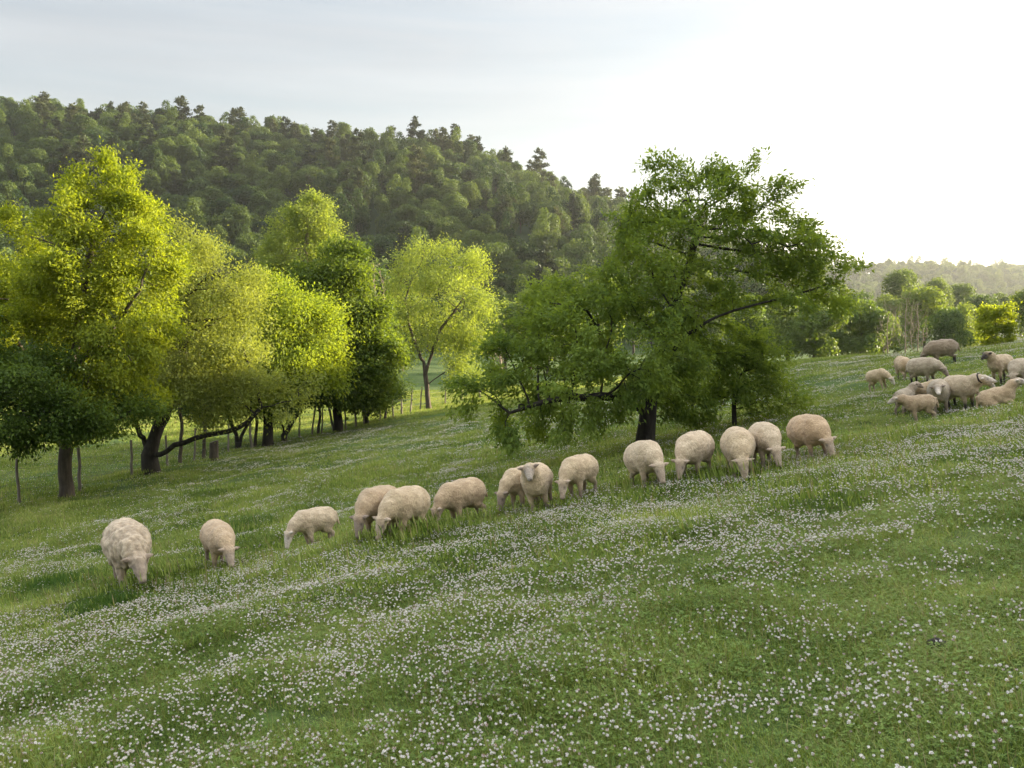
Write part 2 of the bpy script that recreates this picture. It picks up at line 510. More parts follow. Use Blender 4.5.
def colonize(trunks, attr, D, kill, rng, gravity=0.0, maxit=160):
    P, par = [], []
    for line in trunks:
        line = [np.array(p, dtype=float) for p in line]
        # resample
        pts = [line[0]]
        for a, b in zip(line[:-1], line[1:]):
            k = max(1, int(np.linalg.norm(b - a) / D))
            for q in range(1, k + 1):
                pts.append(a + (b - a) * q / k)
        start = 0
        if P:
            d = np.linalg.norm(np.array(P) - pts[0], axis=1)
            prev = int(np.argmin(d))
            start = 1
        else:
            prev = -1
        for p in pts[start:]:
            P.append(p + (rng.normal(0, D * .06, 3) if prev >= 0 else 0)); par.append(prev); prev = len(P) - 1
    attr = attr.copy()
    Pn = np.array(P)
    d = np.linalg.norm(attr[:, None] - Pn[None], axis=2)
    near = d.argmin(1); nd = d.min(1)
    alive = nd > kill
    for it in range(maxit):
        idx = np.where(alive)[0]
        if not len(idx): break
        src, inv = np.unique(near[idx], return_inverse=True)
        vec = unit(attr[idx] - Pn[near[idx]])
        acc = np.zeros((len(src), 3)); np.add.at(acc, inv, vec)
        acc = unit(acc + rng.normal(0, .22, acc.shape)); acc[:, 2] -= gravity; acc = unit(acc)
        newp = Pn[src] + acc * D
        # drop steps that repeat an existing node
        base = len(Pn)
        dd = np.linalg.norm(attr[idx][:, None] - newp[None], axis=2)
        k = dd.argmin(1); m = dd.min(1)
        better = m < nd[idx] - 1e-6
        if not better.any(): break
        near[idx[better]] = base + k[better]; nd[idx[better]] = m[better]
        par += src.tolist()
        Pn = np.concatenate([Pn, newp])
        alive = alive & (nd > kill)
    return Pn, np.array(par)

def branch_mesh(P, par, R0, rtip, expo=1.8, sides=6):
    n = len(P)
    acc = np.full(n, 0.0)
    r = np.zeros(n)
    for i in range(n - 1, -1, -1):
        r[i] = acc[i] ** (1 / expo) if acc[i] > 0 else 1.0
        if par[i] >= 0: acc[par[i]] += r[i] ** expo
    rr = rtip + (r - 1) / max(r[0] - 1, 1e-6) * (R0 - rtip)
    return rr

def tubes(P, par, rr, minr=0.0):
    V, Fc = [], []
    off = 0
    for i in range(len(P)):
        j = par[i]
        if j < 0 or rr[i] < minr: continue
        a, b = P[j], P[i]
        d = b - a; L = np.linalg.norm(d)
        if L < 1e-5: continue
        d /= L
        ref = np.array([1., 0, 0]) if abs(d[0]) < .8 else np.array([0, 1., 0])
        s = np.cross(d, ref); s /= np.linalg.norm(s); t = np.cross(d, s)
        k = 9 if rr[i] > .06 else (6 if rr[i] > .02 else 4)
        ra = min(rr[j], rr[i] * 1.35); rb = rr[i]
        ang = np.arange(k) * 2 * math.pi / k
        ring = np.cos(ang)[:, None] * s + np.sin(ang)[:, None] * t
        V.append(a - d * ra * .25 + ring * ra); V.append(b + d * rb * .15 + ring * rb)
        q = np.arange(k); q2 = (q + 1) % k
        Fc.append(np.stack([off + q, off + q2, off + k + q2, off + k + q], 1))
        off += 2 * k
    return np.concatenate(V), np.concatenate(Fc)

def lobe_points(lobes, n, rng, shell=0.55, gap=.8, thin=-.16):
    """points inside a set of ellipsoids, more of them towards the outside"""
    vol = np.array([max(l[3] * l[4] * l[5], 1e-3) ** .8 for l in lobes]); cnt = np.maximum(4, (vol / vol.sum() * n).astype(int))
    out = []
    for l, c in zip(lobes, cnt):
        d = unit(rng.normal(size=(c, 3)))
        r = rng.uniform(0, 1, (c, 1)) ** (1 / 3) * (1 - shell) + shell * rng.uniform(.55, 1.0, (c, 1))
        q = d * r
        q *= (1 + .18 * np.sin(d[:, :1] * 7 + l[0]) * np.cos(d[:, 2:] * 6 + l[1]))
        out.append(np.array(l[:3]) + q * np.array(l[3:6]))
    out = np.concatenate(out)
    # sprays that reach out past the crown, and gaps between the clumps
    ctr = out.mean(0)
    ext = rng.uniform(0, 1, len(out)) < .13
    dv = out - ctr
    out[ext] += unit(dv[ext] + np.array([0, 0, .5]) * np.linalg.norm(dv[ext], axis=1, keepdims=True)) * rng.uniform(.1, 1, (ext.sum(), 1)) * gap * .9
    keep = np.array([mnoise.noise(Vector(p) / gap + Vector((l[0], 0, 7))) for p in out]) > thin
    return out[keep]

def make_tree(name, label, cat, base, trunks, lobes, leaf_m, bark_m, R0=.2, n_attr=900, D=.3, kill=.42, leaves=40000, lsize=.09,
              lw=.5, spread=.2, droop=.3, seed=1, rtip=.006, group=None, twig=.35, bare=False, gap=.8, thin=-.16):
    rng = np.random.default_rng(seed)
    base = np.array(base)
    A = lobe_points(lobes, int(n_attr * 1.35), rng, gap=gap, thin=thin)
    P, par = colonize(trunks, A, D, kill, rng)
    rr = branch_mesh(P, par, R0, rtip)
    flare = np.exp(-np.maximum(P[:, 2] - base[2], 0) / .25)
    rr = rr * (1 + .35 * flare * (rr > R0 * .5))
    P = P.copy(); P[0, 2] -= .15
    root = empty(name, base)
    tag(root, label, cat, group)
    V, Fc = tubes(P - base, par, rr)
    link(mesh_obj("trunk", V, Fc, bark_m, root, smooth=True))
    if bare: return root
    # leaves cluster round the thin outer twigs
    kids = np.bincount(par[par >= 0], minlength=len(P))
    tips = np.where((kids == 0) | (rr < rtip * 2.6))[0]
    tips = tips[tips > 3]
    tw = rng.uniform(.3, 1.6, len(tips)) * (1 + (kids[tips] == 0))
    pick = rng.choice(tips, leaves, p=tw / tw.sum())
    dirp = unit(P[pick] - P[np.maximum(par[pick], 0)])
    C = P[pick] + rng.normal(0, spread, (leaves, 3)) * np.array([1, 1, .75]) + dirp * rng.uniform(0, twig, (leaves, 1))
    ctr = A.mean(0)
    outw = unit(C - ctr)
    Dv = unit(dirp * .6 + outw * .4 + rng.normal(0, .65, C.shape) - np.array([0, 0, droop]))
    N = unit(rng.normal(0, .6, C.shape) + np.array([0, 0, .8]) + outw * .4)
    L = lsize * rng.uniform(.6, 1.35, leaves)
    V, Fc = leaf_quads(C - base, Dv, N, L, L * lw * rng.uniform(.8, 1.2, leaves))
    link(mesh_obj("crown", V, Fc, leaf_m, root))
    return root

def lob(u, v, Y, ru, rv, depth=None):
    p = at(u, v, Y); s = Y / F
    return (p[0], p[1], p[2], ru * s, depth if depth else (ru + rv) * .55 * s, rv * s)

def px_line(pts):
    return [at(*p) for p in pts]

# the spreading tree in the middle of the pasture
b = on_ground(645, 446); Yc = b[1]
make_tree("pasture_tree", "broad green tree with a dark trunk standing alone on the pasture behind the sheep", "tree", b,
    [[b] + px_line([(647, 425, Yc), (650, 404, Yc)]),
     px_line([(650, 404, Yc), (662, 372, Yc), (680, 340, Yc - .3), (708, 322, Yc - .4)]),
     px_line([(662, 372, Yc), (668, 320, Yc + .6), (690, 262, Yc + .8), (700, 215, Yc + .4)]),
     px_line([(649, 406, Yc), (625, 372, Yc + .5), (598, 330, Yc + .4)]),
     px_line([(648, 410, Yc), (610, 396, Yc - .8), (560, 398, Yc - 1.3), (510, 412, Yc - 1.2)])],
    [lob(712, 198, Yc + .3, 72, 36), lob(672, 182, Yc, 26, 24), lob(690, 238, Yc - .4, 80, 42), lob(768, 232, Yc + .4, 52, 40), lob(805, 262, Yc, 38, 30), lob(842, 258, Yc + .2, 24, 17),
     lob(760, 285, Yc + .5, 48, 22), lob(655, 236, Yc + .6, 34, 40), lob(598, 300, Yc + .5, 40, 28), lob(640, 300, Yc - .8, 50, 34), lob(575, 322, Yc - .6, 62, 48),
     lob(520, 362, Yc - .6, 48, 46), lob(485, 402, Yc - .8, 36, 30), lob(555, 388, Yc - 1.2, 70, 42), lob(620, 362, Yc - 1.3, 62, 46), lob(668, 345, Yc - .9, 42, 45),
     lob(690, 300, Yc + .8, 45, 28), lob(668, 390, Yc + .6, 40, 26), lob(505, 428, Yc - .5, 45, 14), lob(550, 424, Yc - 1.4, 55, 15), lob(598, 412, Yc - 1.2, 36, 16), lob(690, 408, Yc + .2, 34, 13), lob(830, 296, Yc + .3, 30, 13), lob(785, 300, Yc - .5, 34, 14), lob(730, 355, Yc + .9, 40, 25)],
    M["leaf_center"], M["bark_dark"], R0=.175, n_attr=1600, D=.2, kill=.27, leaves=76000, lsize=.095, lw=.42, spread=.10, gap=.62, thin=-.06, droop=.35, seed=4)

b = on_ground(735, 428); y = b[1]
make_tree("young_tree", "small slender young tree under the right side of the broad pasture tree", "tree", b,
    [[b] + px_line([(734, 400, y), (740, 375, y)])],
    [lob(745, 378, y, 38, 24), lob(770, 390, y, 22, 22), lob(720, 392, y + .3, 26, 18), lob(755, 355, y, 20, 14)],
    M["leaf_center"], M["bark_dark"], R0=.05, n_attr=330, D=.16, kill=.2, leaves=11000, thin=-.05, gap=.4, lsize=.085, lw=.42, spread=.13, seed=6, rtip=.005)
b = on_ground(692, 430); y = b[1]
make_tree("young_tree", "thin sapling stem close to the right of the broad tree's dark trunk", "tree", b,
    [[b] + px_line([(692, 405, y), (690, 385, y)])],
    [lob(690, 378, y, 22, 18)], M["leaf_center"], M["bark_dark"], R0=.03, n_attr=120, D=.14, kill=.18, leaves=3500, lsize=.08, lw=.42, spread=.12, seed=8, rtip=.004)

# the hedgerow trees on the left
b = on_ground(67, 499); y = b[1]
make_tree("hedgerow_tree", "tall yellow-green tree with a straight single trunk at the left end of the hedgerow", "tree", b,
    [[b] + px_line([(66, 460, y), (66, 420, y), (72, 370, y), (82, 300, y), (95, 235, y)]),
     px_line([(72, 370, y), (110, 330, y - .6), (140, 290, y - .8)]), px_line([(66, 400, y), (35, 370, y + .5), (10, 330, y + .5)])],
    [lob(78, 186, y, 30, 22), lob(128, 194, y, 30, 22), lob(150, 222, y + .3, 20, 20), lob(95, 228, y - .6, 55, 30), lob(32, 238, y, 24, 20), lob(12, 285, y + .8, 34, 28), lob(90, 282, y - .6, 62, 36),
     lob(152, 272, y - .2, 34, 30), lob(60, 330, y + .4, 65, 45), lob(130, 340, y - .7, 48, 38), lob(15, 345, y, 36, 30), lob(90, 378, y - .4, 58, 32), lob(112, 390, y + .5, 42, 26)],
    M["leaf_yellow"], M["bark"], R0=.18, n_attr=1250, D=.3, kill=.42, leaves=88000, lsize=.105, lw=.5, spread=.17, gap=.95, thin=-.08, seed=12)
b = on_ground(-24, 512); y = b[1]
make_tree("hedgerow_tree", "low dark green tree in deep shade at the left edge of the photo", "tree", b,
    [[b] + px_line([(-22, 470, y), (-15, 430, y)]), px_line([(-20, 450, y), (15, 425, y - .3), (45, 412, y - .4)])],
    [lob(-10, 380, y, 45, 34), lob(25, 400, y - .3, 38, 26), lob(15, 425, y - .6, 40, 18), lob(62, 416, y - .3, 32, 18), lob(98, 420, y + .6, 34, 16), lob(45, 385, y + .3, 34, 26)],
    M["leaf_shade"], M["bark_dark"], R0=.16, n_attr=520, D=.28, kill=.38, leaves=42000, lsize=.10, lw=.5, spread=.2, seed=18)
b = on_ground(152, 473); y = b[1]
make_tree("hedgerow_tree", "olive-green leaning tree forking low, with one long bare limb reaching right", "tree", b,
    [[b] + px_line([(150, 455, y), (143, 438, y)]),
     px_line([(146, 446, y), (132, 415, y - .4), (120, 380, y - .6)]),
     px_line([(148, 450, y), (160, 425, y + .3), (175, 390, y + .3), (183, 340, y), (185, 300, y)]),
     px_line([(152, 458, y), (175, 446, y - .5), (205, 436, y - .8), (240, 428, y - 1.0), (262, 408, y - 1)])],
    [lob(188, 268, y, 40, 26), lob(225, 300, y + .4, 40, 34), lob(205, 305, y - .4, 45, 34), lob(165, 325, y + .5, 40, 36), lob(215, 345, y - .3, 48, 38), lob(170, 368, y - .5, 55, 34), lob(220, 385, y - .8, 50, 26), lob(262, 396, y - 1, 40, 18), lob(135, 395, y - .5, 35, 26)],
    M["leaf_olive"], M["bark_dark"], R0=.25, n_attr=900, D=.32, kill=.4, leaves=70000, lsize=.10, lw=.42, spread=.26, seed=13)
b = on_ground(268, 446); y = b[1]
make_tree("hedgerow_tree", "bright lime-green tree between the olive tree and the dark conical one", "tree", b,
    [[b] + px_line([(268, 410, y), (272, 360, y), (275, 310, y)])],
    [lob(262, 300, y, 34, 26), lob(292, 318, y - .6, 34, 30), lob(250, 335, y + .4, 42, 38), lob(318, 345, y, 26, 28), lob(285, 358, y - .7, 45, 34), lob(322, 375, y + .3, 26, 26), lob(255, 385, y, 42, 26)],
    M["leaf_lime"], M["bark_dark"], R0=.2, n_attr=700, D=.36, kill=.46, leaves=62000, lsize=.125, lw=.5, spread=.3, seed=14)
b = on_ground(338, 431); y = b[1]
make_tree("hedgerow_tree", "dark green dense conical tree standing in front of the pale poplar", "tree", b,
    [[b] + px_line([(338, 400, y), (340, 340, y), (342, 275, y)])],
    [lob(340, 258, y, 20, 20), lob(335, 285, y - .4, 34, 24), lob(318, 300, y + .8, 30, 24), lob(350, 318, y - .5, 40, 28), lob(325, 335, y, 34, 26), lob(365, 350, y, 32, 30), lob(345, 370, y - .8, 42, 28), lob(368, 388, y + .4, 28, 22)],
    M["leaf_deep"], M["bark_dark"], R0=.2, n_attr=750, D=.4, kill=.5, leaves=72000, lsize=.15, lw=.55, spread=.3, seed=15)
b = on_ground(429, 409); y = b[1]
make_tree("hedgerow_tree", "open yellow-olive tree with forking pale trunk at the far end of the fence", "tree", b,
    [[b] + px_line([(427, 385, y), (424, 362, y)]), px_line([(424, 366, y), (412, 335, y), (405, 300, y)]), px_line([(425, 372, y), (440, 330, y), (462, 300, y)]), px_line([(427, 385, y), (450, 368, y)])],
    [lob(440, 262, y, 38, 18), lob(412, 275, y, 24, 26), lob(470, 272, y, 22, 22), lob(450, 295, y - .8, 42, 26), lob(405, 312, y + .6, 20, 30), lob(475, 318, y, 20, 30), lob(445, 335, y + .5, 38, 22), lob(465, 368, y, 22, 26), lob(400, 350, y + .3, 14, 22)],
    M["leaf_pale"], M["bark"], R0=.14, n_attr=560, D=.45, kill=.6, leaves=36000, lsize=.14, lw=.42, spread=.34, seed=16)
p = at(305, 300, 66); b = np.array([p[0], p[1], hz(p[0], p[1])])
make_tree("poplar_tree", "tall pale poplar rising behind the dark conical tree", "tree", b,
    [[b] + px_line([(305, 340, 66), (304, 280, 66), (308, 215, 66)])],
    [lob(312, 208, 66, 18, 14), lob(300, 225, 66, 26, 18), lob(320, 232, 66.5, 20, 20), lob(300, 252, 66, 36, 22), lob(285, 275, 66, 26, 24), lob(320, 280, 67, 30, 24), lob(300, 310, 66, 36, 26)],
    M["leaf_pale"], M["bark_pale"], R0=.28, n_attr=520, D=.5, kill=.65, leaves=56000, lsize=.16, lw=.6, spread=.36, seed=17)

# low shaded orchard trees along the fence
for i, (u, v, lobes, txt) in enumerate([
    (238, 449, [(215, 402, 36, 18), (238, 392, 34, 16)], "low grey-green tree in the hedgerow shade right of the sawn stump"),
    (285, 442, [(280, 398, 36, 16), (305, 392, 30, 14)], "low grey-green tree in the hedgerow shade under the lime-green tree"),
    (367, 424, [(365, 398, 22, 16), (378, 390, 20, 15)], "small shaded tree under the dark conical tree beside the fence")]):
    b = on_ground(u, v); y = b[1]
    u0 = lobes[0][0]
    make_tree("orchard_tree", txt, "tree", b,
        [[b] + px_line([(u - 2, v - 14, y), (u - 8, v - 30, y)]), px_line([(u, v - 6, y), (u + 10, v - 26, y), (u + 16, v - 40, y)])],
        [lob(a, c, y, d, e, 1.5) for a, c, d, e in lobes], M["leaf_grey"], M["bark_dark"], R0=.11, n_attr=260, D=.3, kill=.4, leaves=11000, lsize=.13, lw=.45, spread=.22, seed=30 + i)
for i, (u, v, top, txt) in enumerate([
    (180, 463, 398, "thin dark sapling stem just right of the leaning olive tree's trunk"), (203, 459, 400, "thin sapling stem beside the left side of the sawn stump"),
    (255, 447, 395, "thin sapling stem in the hedgerow between two low grey-green trees"), (318, 434, 392, "thin sapling stem left of the dark conical tree's trunk"),
    (385, 419, 385, "pale thin sapling stem nearest the open yellow-olive tree")]):
    b = on_ground(u, v); y = b[1]
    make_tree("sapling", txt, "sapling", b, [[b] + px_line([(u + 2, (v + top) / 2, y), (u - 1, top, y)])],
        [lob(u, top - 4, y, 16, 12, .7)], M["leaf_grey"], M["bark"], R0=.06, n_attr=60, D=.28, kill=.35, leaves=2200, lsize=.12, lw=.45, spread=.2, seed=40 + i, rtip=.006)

# bare twiggy shrubs
for i, (u, v, Y, hpx, txt) in enumerate([(375, 345, 62, 85, "bare pinkish twiggy shrub between the dark conical and the yellow-olive tree"), (500, 375, 70, 45, "bare twiggy shrub at the left edge of the broad pasture tree")]):
    p = at(u, v, Y); b = np.array([p[0], p[1], hz(p[0], p[1])])
    make_tree("bare_shrub", txt, "shrub", b, [[b, b + np.array([.1, 0, 1.0])]],
        [lob(u, v - hpx * .55, Y, hpx * .22, hpx * .5)], None, M["bare"], R0=.12, n_attr=380, D=.3, kill=.34, seed=50 + i, rtip=.016, bare=True)

# ---- distant trees: a few meshes, each used by many trees
def far_broadleaf(seed, leaf_m, hgt=9.0, wid=8.0, cards=4000, size=.52):
    rng = np.random.default_rng(seed)
    lobes = []
    nl = 13
    for k in range(nl):
        a = rng.uniform(0, 2 * math.pi); r = wid * .33 * math.sqrt(rng.uniform(0, 1)); z = hgt * rng.uniform(.34, .80)
        lobes.append((r * math.cos(a), r * math.sin(a), z, *(wid * .2 * rng.uniform(.7, 1.3, 2)), hgt * .15 * rng.uniform(.8, 1.3)))
    lobes.append((0, 0, hgt * .82, wid * .22, wid * .22, hgt * .16))
    cnt = cards // len(lobes)
    Cs, Ns = [], []
    for l in lobes:
        d = unit(rng.normal(size=(cnt, 3)) + np.array([0, 0, .25]))
        rr_ = rng.uniform(.72, 1.08, (cnt, 1)) * (1 + .16 * np.sin(d[:, :1] * 5 + l[2]) * np.sin(d[:, 1:2] * 6 + l[0]))
        Cs.append(np.array(l[:3]) + d * rr_ * np.array(l[3:6])); Ns.append(d)
    C, N = np.concatenate(Cs), np.concatenate(Ns)
    D = unit(np.cross(N, rng.normal(size=C.shape)) + rng.normal(0, .35, C.shape))
    N = unit(N + rng.normal(0, .5, C.shape))
    L = size * rng.uniform(.6, 1.4, len(C))
    V, Fc = leaf_quads(C, D, N, L, L * .75)
    P = np.array([[0, 0, -.6], [0, 0, hgt * .35], [.15, 0, hgt * .6]]); tv, tf = tubes(P, np.array([-1, 0, 1]), np.array([.22, .17, .1]))
    return V, Fc, tv, tf

def far_pine(seed, hgt=14.0, wid=6.0, size=.55):
    rng = np.random.default_rng(seed)
    C, D, L = [], [], []
    z = hgt * .2
    while z < hgt * .99:
        t = (z / hgt - .2) / .8
        R = wid * .5 * (1 - t) ** .6 * rng.uniform(.45, 1.15) + .35
        for b_ in range(rng.integers(3, 6)):
            a = rng.uniform(0, 2 * math.pi); rb = R * rng.uniform(.5, 1.2)
            m = max(10, int(rb * 26))
            s = rng.uniform(.1, 1, m) ** .7 * rb
            q = np.stack([s * math.cos(a), s * math.sin(a), z + .18 * s + rng.normal(0, .13, m)], 1) + rng.normal(0, .38, (m, 3)) * np.array([1, 1, .35])
            C.append(q); D.append(np.tile([math.cos(a), math.sin(a), .35], (m, 1)) + rng.normal(0, .6, (m, 3)))
        z += rng.uniform(.6, 1.25)
    C, D = np.concatenate(C), unit(np.concatenate(D))
    N = unit(rng.normal(0, .5, C.shape) + np.array([0, 0, 1.0]))
    L = size * rng.uniform(.6, 1.5, len(C))
    V, Fc = leaf_quads(C, D, N, L, L * .6)
    P = np.array([[0, 0, -.6], [0, 0, hgt * .5], [0, 0, hgt * .97]]); tv, tf = tubes(P, np.array([-1, 0, 1]), np.array([.28, .2, .06]))
    return V, Fc, tv, tf

def one_mesh(name, parts, leaf_m, bark_m):
    V, Fc, tv, tf = parts
    faces = Fc.tolist() + (tf + len(V)).tolist()
    return mesh_obj(name, np.concatenate([V, tv]), faces, [leaf_m, bark_m], mat_idx=[0] * len(Fc) + [1] * len(tf))

WOOD = [one_mesh("woodland_tree", far_broadleaf(100 + k, None, hgt=[10, 12, 9, 14, 10.5, 8.5][k], wid=[9.5, 7.5, 10, 7, 11, 7][k]), M["wood_leaf"], M["bark"]) for k in range(6)]
PINES = [one_mesh("pine_tree", far_pine(200 + k, hgt=[15, 13, 17][k], wid=[9.5, 8.5, 9][k], size=.75), M["needle"], M["bark"]) for k in range(3)]
VALLEY = [(far_broadleaf(300 + k, None, hgt=[10, 9, 11, 8][k], wid=[7, 8, 7.5, 7][k], cards=5200, size=.34)) for k in range(4)]
def valley_pair(k):
    V, Fc, tv, tf = VALLEY[k]
    r = bpy.data.objects.new("valley_tree", None)
    return r, mesh_obj("crown", V, Fc, M["valley_leaf"], r), mesh_obj("trunk", tv, tf, M["bark"], r, smooth=True)
VPROTO = [valley_pair(k) for k in range(4)]

def scatter_nodes():
    g = bpy.data.node_groups.new("scatter", 'GeometryNodeTree')
    g.interface.new_socket("Geometry", in_out='INPUT', socket_type='NodeSocketGeometry')
    g.interface.new_socket("Sources", in_out='INPUT', socket_type='NodeSocketCollection')
    g.interface.new_socket("Geometry", in_out='OUTPUT', socket_type='NodeSocketGeometry')
    n, l = g.nodes, g.links
    gi, go = n.new("NodeGroupInput"), n.new("NodeGroupOutput")
    ci = n.new("GeometryNodeCollectionInfo")
    ci.inputs["Separate Children"].default_value = True
    ci.inputs["Reset Children"].default_value = True
    iop = n.new("GeometryNodeInstanceOnPoints")
    iop.inputs["Pick Instance"].default_value = True
    def attr(name, typ):
        a = n.new("GeometryNodeInputNamedAttribute"); a.data_type = typ; a.inputs["Name"].default_value = name
        return a.outputs["Attribute"]
    l.new(gi.outputs["Geometry"], iop.inputs["Points"])
    l.new(gi.outputs["Sources"], ci.inputs["Collection"])
    l.new(ci.outputs["Instances"], iop.inputs["Instance"])
    l.new(attr("pick", 'INT'), iop.inputs["Instance Index"])
    l.new(attr("turn", 'FLOAT_VECTOR'), iop.inputs["Rotation"])
    l.new(attr("size", 'FLOAT_VECTOR'), iop.inputs["Scale"])
    l.new(iop.outputs["Instances"], go.inputs["Geometry"])
    return g
SCATTER = scatter_nodes()

def scatter(name, P, turn, size, pick, sources):
    me = bpy.data.meshes.new(name)
    n = len(P)
    me.vertices.add(n)
    me.vertices.foreach_set("co", np.asarray(P, dtype=np.float32).ravel())
    a = me.attributes.new("turn", 'FLOAT_VECTOR', 'POINT'); a.data.foreach_set("vector", np.asarray(turn, dtype=np.float32).ravel())
    a = me.attributes.new("size", 'FLOAT_VECTOR', 'POINT'); a.data.foreach_set("vector", np.asarray(size, dtype=np.float32).ravel())
    a = me.attributes.new("pick", 'INT', 'POINT'); a.data.foreach_set("value", np.asarray(pick, dtype=np.int32))
    o = link(bpy.data.objects.new(name, me))
    c = bpy.data.collections.new(name + "_kinds")
    for s in sources: c.objects.link(s)
    md = o.modifiers.new("scatter", 'NODES')
    md.node_group = SCATTER
    for it in SCATTER.interface.items_tree:
        if it.name == "Sources": md[it.identifier] = c
    return o

# ---- the wood on the hill
def hill_trees():
    rng = np.random.default_rng(77)
    cand = []
    for y in np.arange(172, 460, 7.2):
        for x in np.arange(-470, 150, 7.7):
            xx, yy = x + rng.uniform(-3.4, 3.4), y + rng.uniform(-3.2, 3.2)
            if xx / yy < -1.05 or xx / yy > .34: continue
            cand.append((xx, yy))
    cand = np.array(cand)
    z = height(cand[:, 0], cand[:, 1])
    # what stands low on the back slope or out of the picture is left out
    v = 305 - (z + 10 - CAMZ) / cand[:, 1] * F
    keep = (v < 330)
    cand, z = cand[keep], z[keep]
    ridge = cand[:, 1] > RIDGE_Y - 40
    cx = cand[:, 0] / cand[:, 1]
    conifer = rng.uniform(0, 1, len(cand)) < np.where(ridge, np.where(cx > -.12, .62, .36), .07)
    order = np.argsort(cand[:, 1])
    nb = npine = 0
    rest_b, rest_p = [], []
    for i in order:
        x, y, zz = cand[i, 0], cand[i, 1], z[i] - .4
        s = rng.uniform(.6, 1.2)
        rot = rng.uniform(0, 6.28)
        if conifer[i]:
            src = PINES[rng.integers(3)]
            if npine >= 150 or x / y < -.6: continue
            npine += 1
            o = src.copy(); o.name = "pine_tree"
            if ridge[i]:
                tag(o, "dark pointed pine standing on the skyline of the wooded hill", "pine", "pines along the hill's skyline")
            else:
                tag(o, "pointed pine among round crowns below the skyline of the wooded hill", "pine", "pines scattered through the hillside wood")
            s *= .98
        else:
            if nb >= 290 or x / y < -.6:
                rest_b.append((x, y, zz, rot, s, rng.integers(6))); continue
            nb += 1
            o = WOOD[rng.integers(6)].copy(); o.name = "woodland_tree"
            tag(o, "round-crowned broadleaf tree in the wood on the lower slope of the hill", "tree", "broadleaf trees of the hillside wood")
        link(o)
        o.location = (x, y, zz); o.rotation_euler = (0, 0, rot); o.scale = (s, s, s * rng.uniform(.9, 1.15))
    r = np.array(rest_b)
    o = scatter("hillside_wood", r[:, :3], np.c_[0 * r[:, 3], 0 * r[:, 3], r[:, 3]], np.repeat(r[:, 4:5], 3, 1), r[:, 5], WOOD)
    tag(o, "dense green broadleaf wood covering the upper slope of the hill", "wood", kind="stuff")
hill_trees()

def far_wood():
    rng = np.random.default_rng(78)
    P = []
    for y in np.arange(640, 1060, 14.0):
        for x in np.arange(60, 760, 10.5):
            xx, yy = x + rng.uniform(-5, 5), y + rng.uniform(-6, 6)
            if .10 < xx / yy < .66: P.append((xx, yy))
    P = np.array(P); z = height(P[:, 0], P[:, 1])
    n = len(P); s = rng.uniform(.8, 1.35, n)
    o = scatter("far_wood", np.c_[P, z - .5], np.c_[np.zeros(n), np.zeros(n), rng.uniform(0, 6.28, n)], np.repeat(s[:, None], 3, 1), rng.integers(0, 6, n), [w.copy() for w in WOOD])
    tag(o, "hazy wooded ridge along the horizon beyond the right end of the pasture", "wood", kind="stuff")
far_wood()

# ---- trees on the valley floor
def valley_trees():
    rng = np.random.default_rng(79)
    spots = []
    for u in range(-40, 640, 26):
        if 405 < u < 480:
            spots.append((u, rng.uniform(150, 162), rng.uniform(.9, 1.1)))
        else:
            spots.append((u + rng.uniform(-8, 8), rng.uniform(105, 160), rng.uniform(.8, 1.25)))
    for u in (505, 530, 548, 575, 600): spots.append((u, rng.uniform(92, 108), rng.uniform(.9, 1.1)))
    left = len(spots)
    for u in range(660, 1060, 20):
        spots.append((u + rng.uniform(-6, 6), rng.uniform(150, 230), rng.uniform(.95, 1.3)))
    mid = len(spots)
    for u, Y, s in [(752, 100, .9), (788, 108, 1.0), (815, 98, .95), (838, 112, 1.05), (862, 104, .95), (880, 118, .9), (925, 125, .95), (945, 118, .8), (965, 128, .8), (1035, 122, .9)]:
        spots.append((u, Y, s * 1.1))
    for i, (u, Y, s) in enumerate(spots):
        p = at(u, 330, Y)
        k = rng.integers(4)
        r0, c0, t0 = VPROTO[k]
        r = r0.copy(); link(r)
        c = c0.copy(); t = t0.copy(); link(c); link(t); c.parent = r; t.parent = r
        r.location = (p[0], p[1], hz(p[0], p[1]) - .2); r.rotation_euler = (0, 0, rng.uniform(0, 6.28)); r.scale = (s, s, s * rng.uniform(.9, 1.1))
        if i < left: tag(r, "leafy green tree on the valley floor at the foot of the wooded hill", "tree", "valley trees below the wooded hill")
        elif i < mid: tag(r, "hazy tree in the far valley below the right-hand ridge", "tree", "hazy far valley trees at right")
        else: tag(r, "leafy tree just beyond the crest of the pasture behind the sheep group", "tree", "trees beyond the pasture crest at right")
valley_trees()

p = at(997, 335, 75); b = np.array([p[0], p[1], hz(p[0], p[1])])
make_tree("yellow_bush", "small bright yellow-green bush glowing in sunlight beyond the pasture crest", "bush", b,
    [[b, b + np.array([0, 0, 1.5])]], [lob(997, 318, 75, 13, 9), lob(990, 330, 75, 12, 12), lob(1003, 332, 75, 12, 12), lob(997, 345, 75, 15, 14)],
    M["leaf_yellow"], M["bark"], R0=.12, n_attr=260, D=.3, kill=.4, leaves=11000, lsize=.2, lw=.6, spread=.24, seed=60)
for i, (u, Y, hp) in enumerate([(888, 82, 52), (905, 80, 60), (918, 84, 55)]):
    p = at(u, 350, Y); b = np.array([p[0], p[1], hz(p[0], p[1])])
    make_tree("bare_shrub", "tall pale bare brush of thin upright stems beyond the pasture crest", "shrub", b, [[b, b + np.array([.05, 0, .8])]],
        [lob(u, 352 - hp * .5, Y, 10, hp * .5)], None, M["bare"], R0=.06, n_attr=380, D=.4, kill=.34, seed=70 + i, rtip=.009, bare=True, group="bare brush beyond the crest")

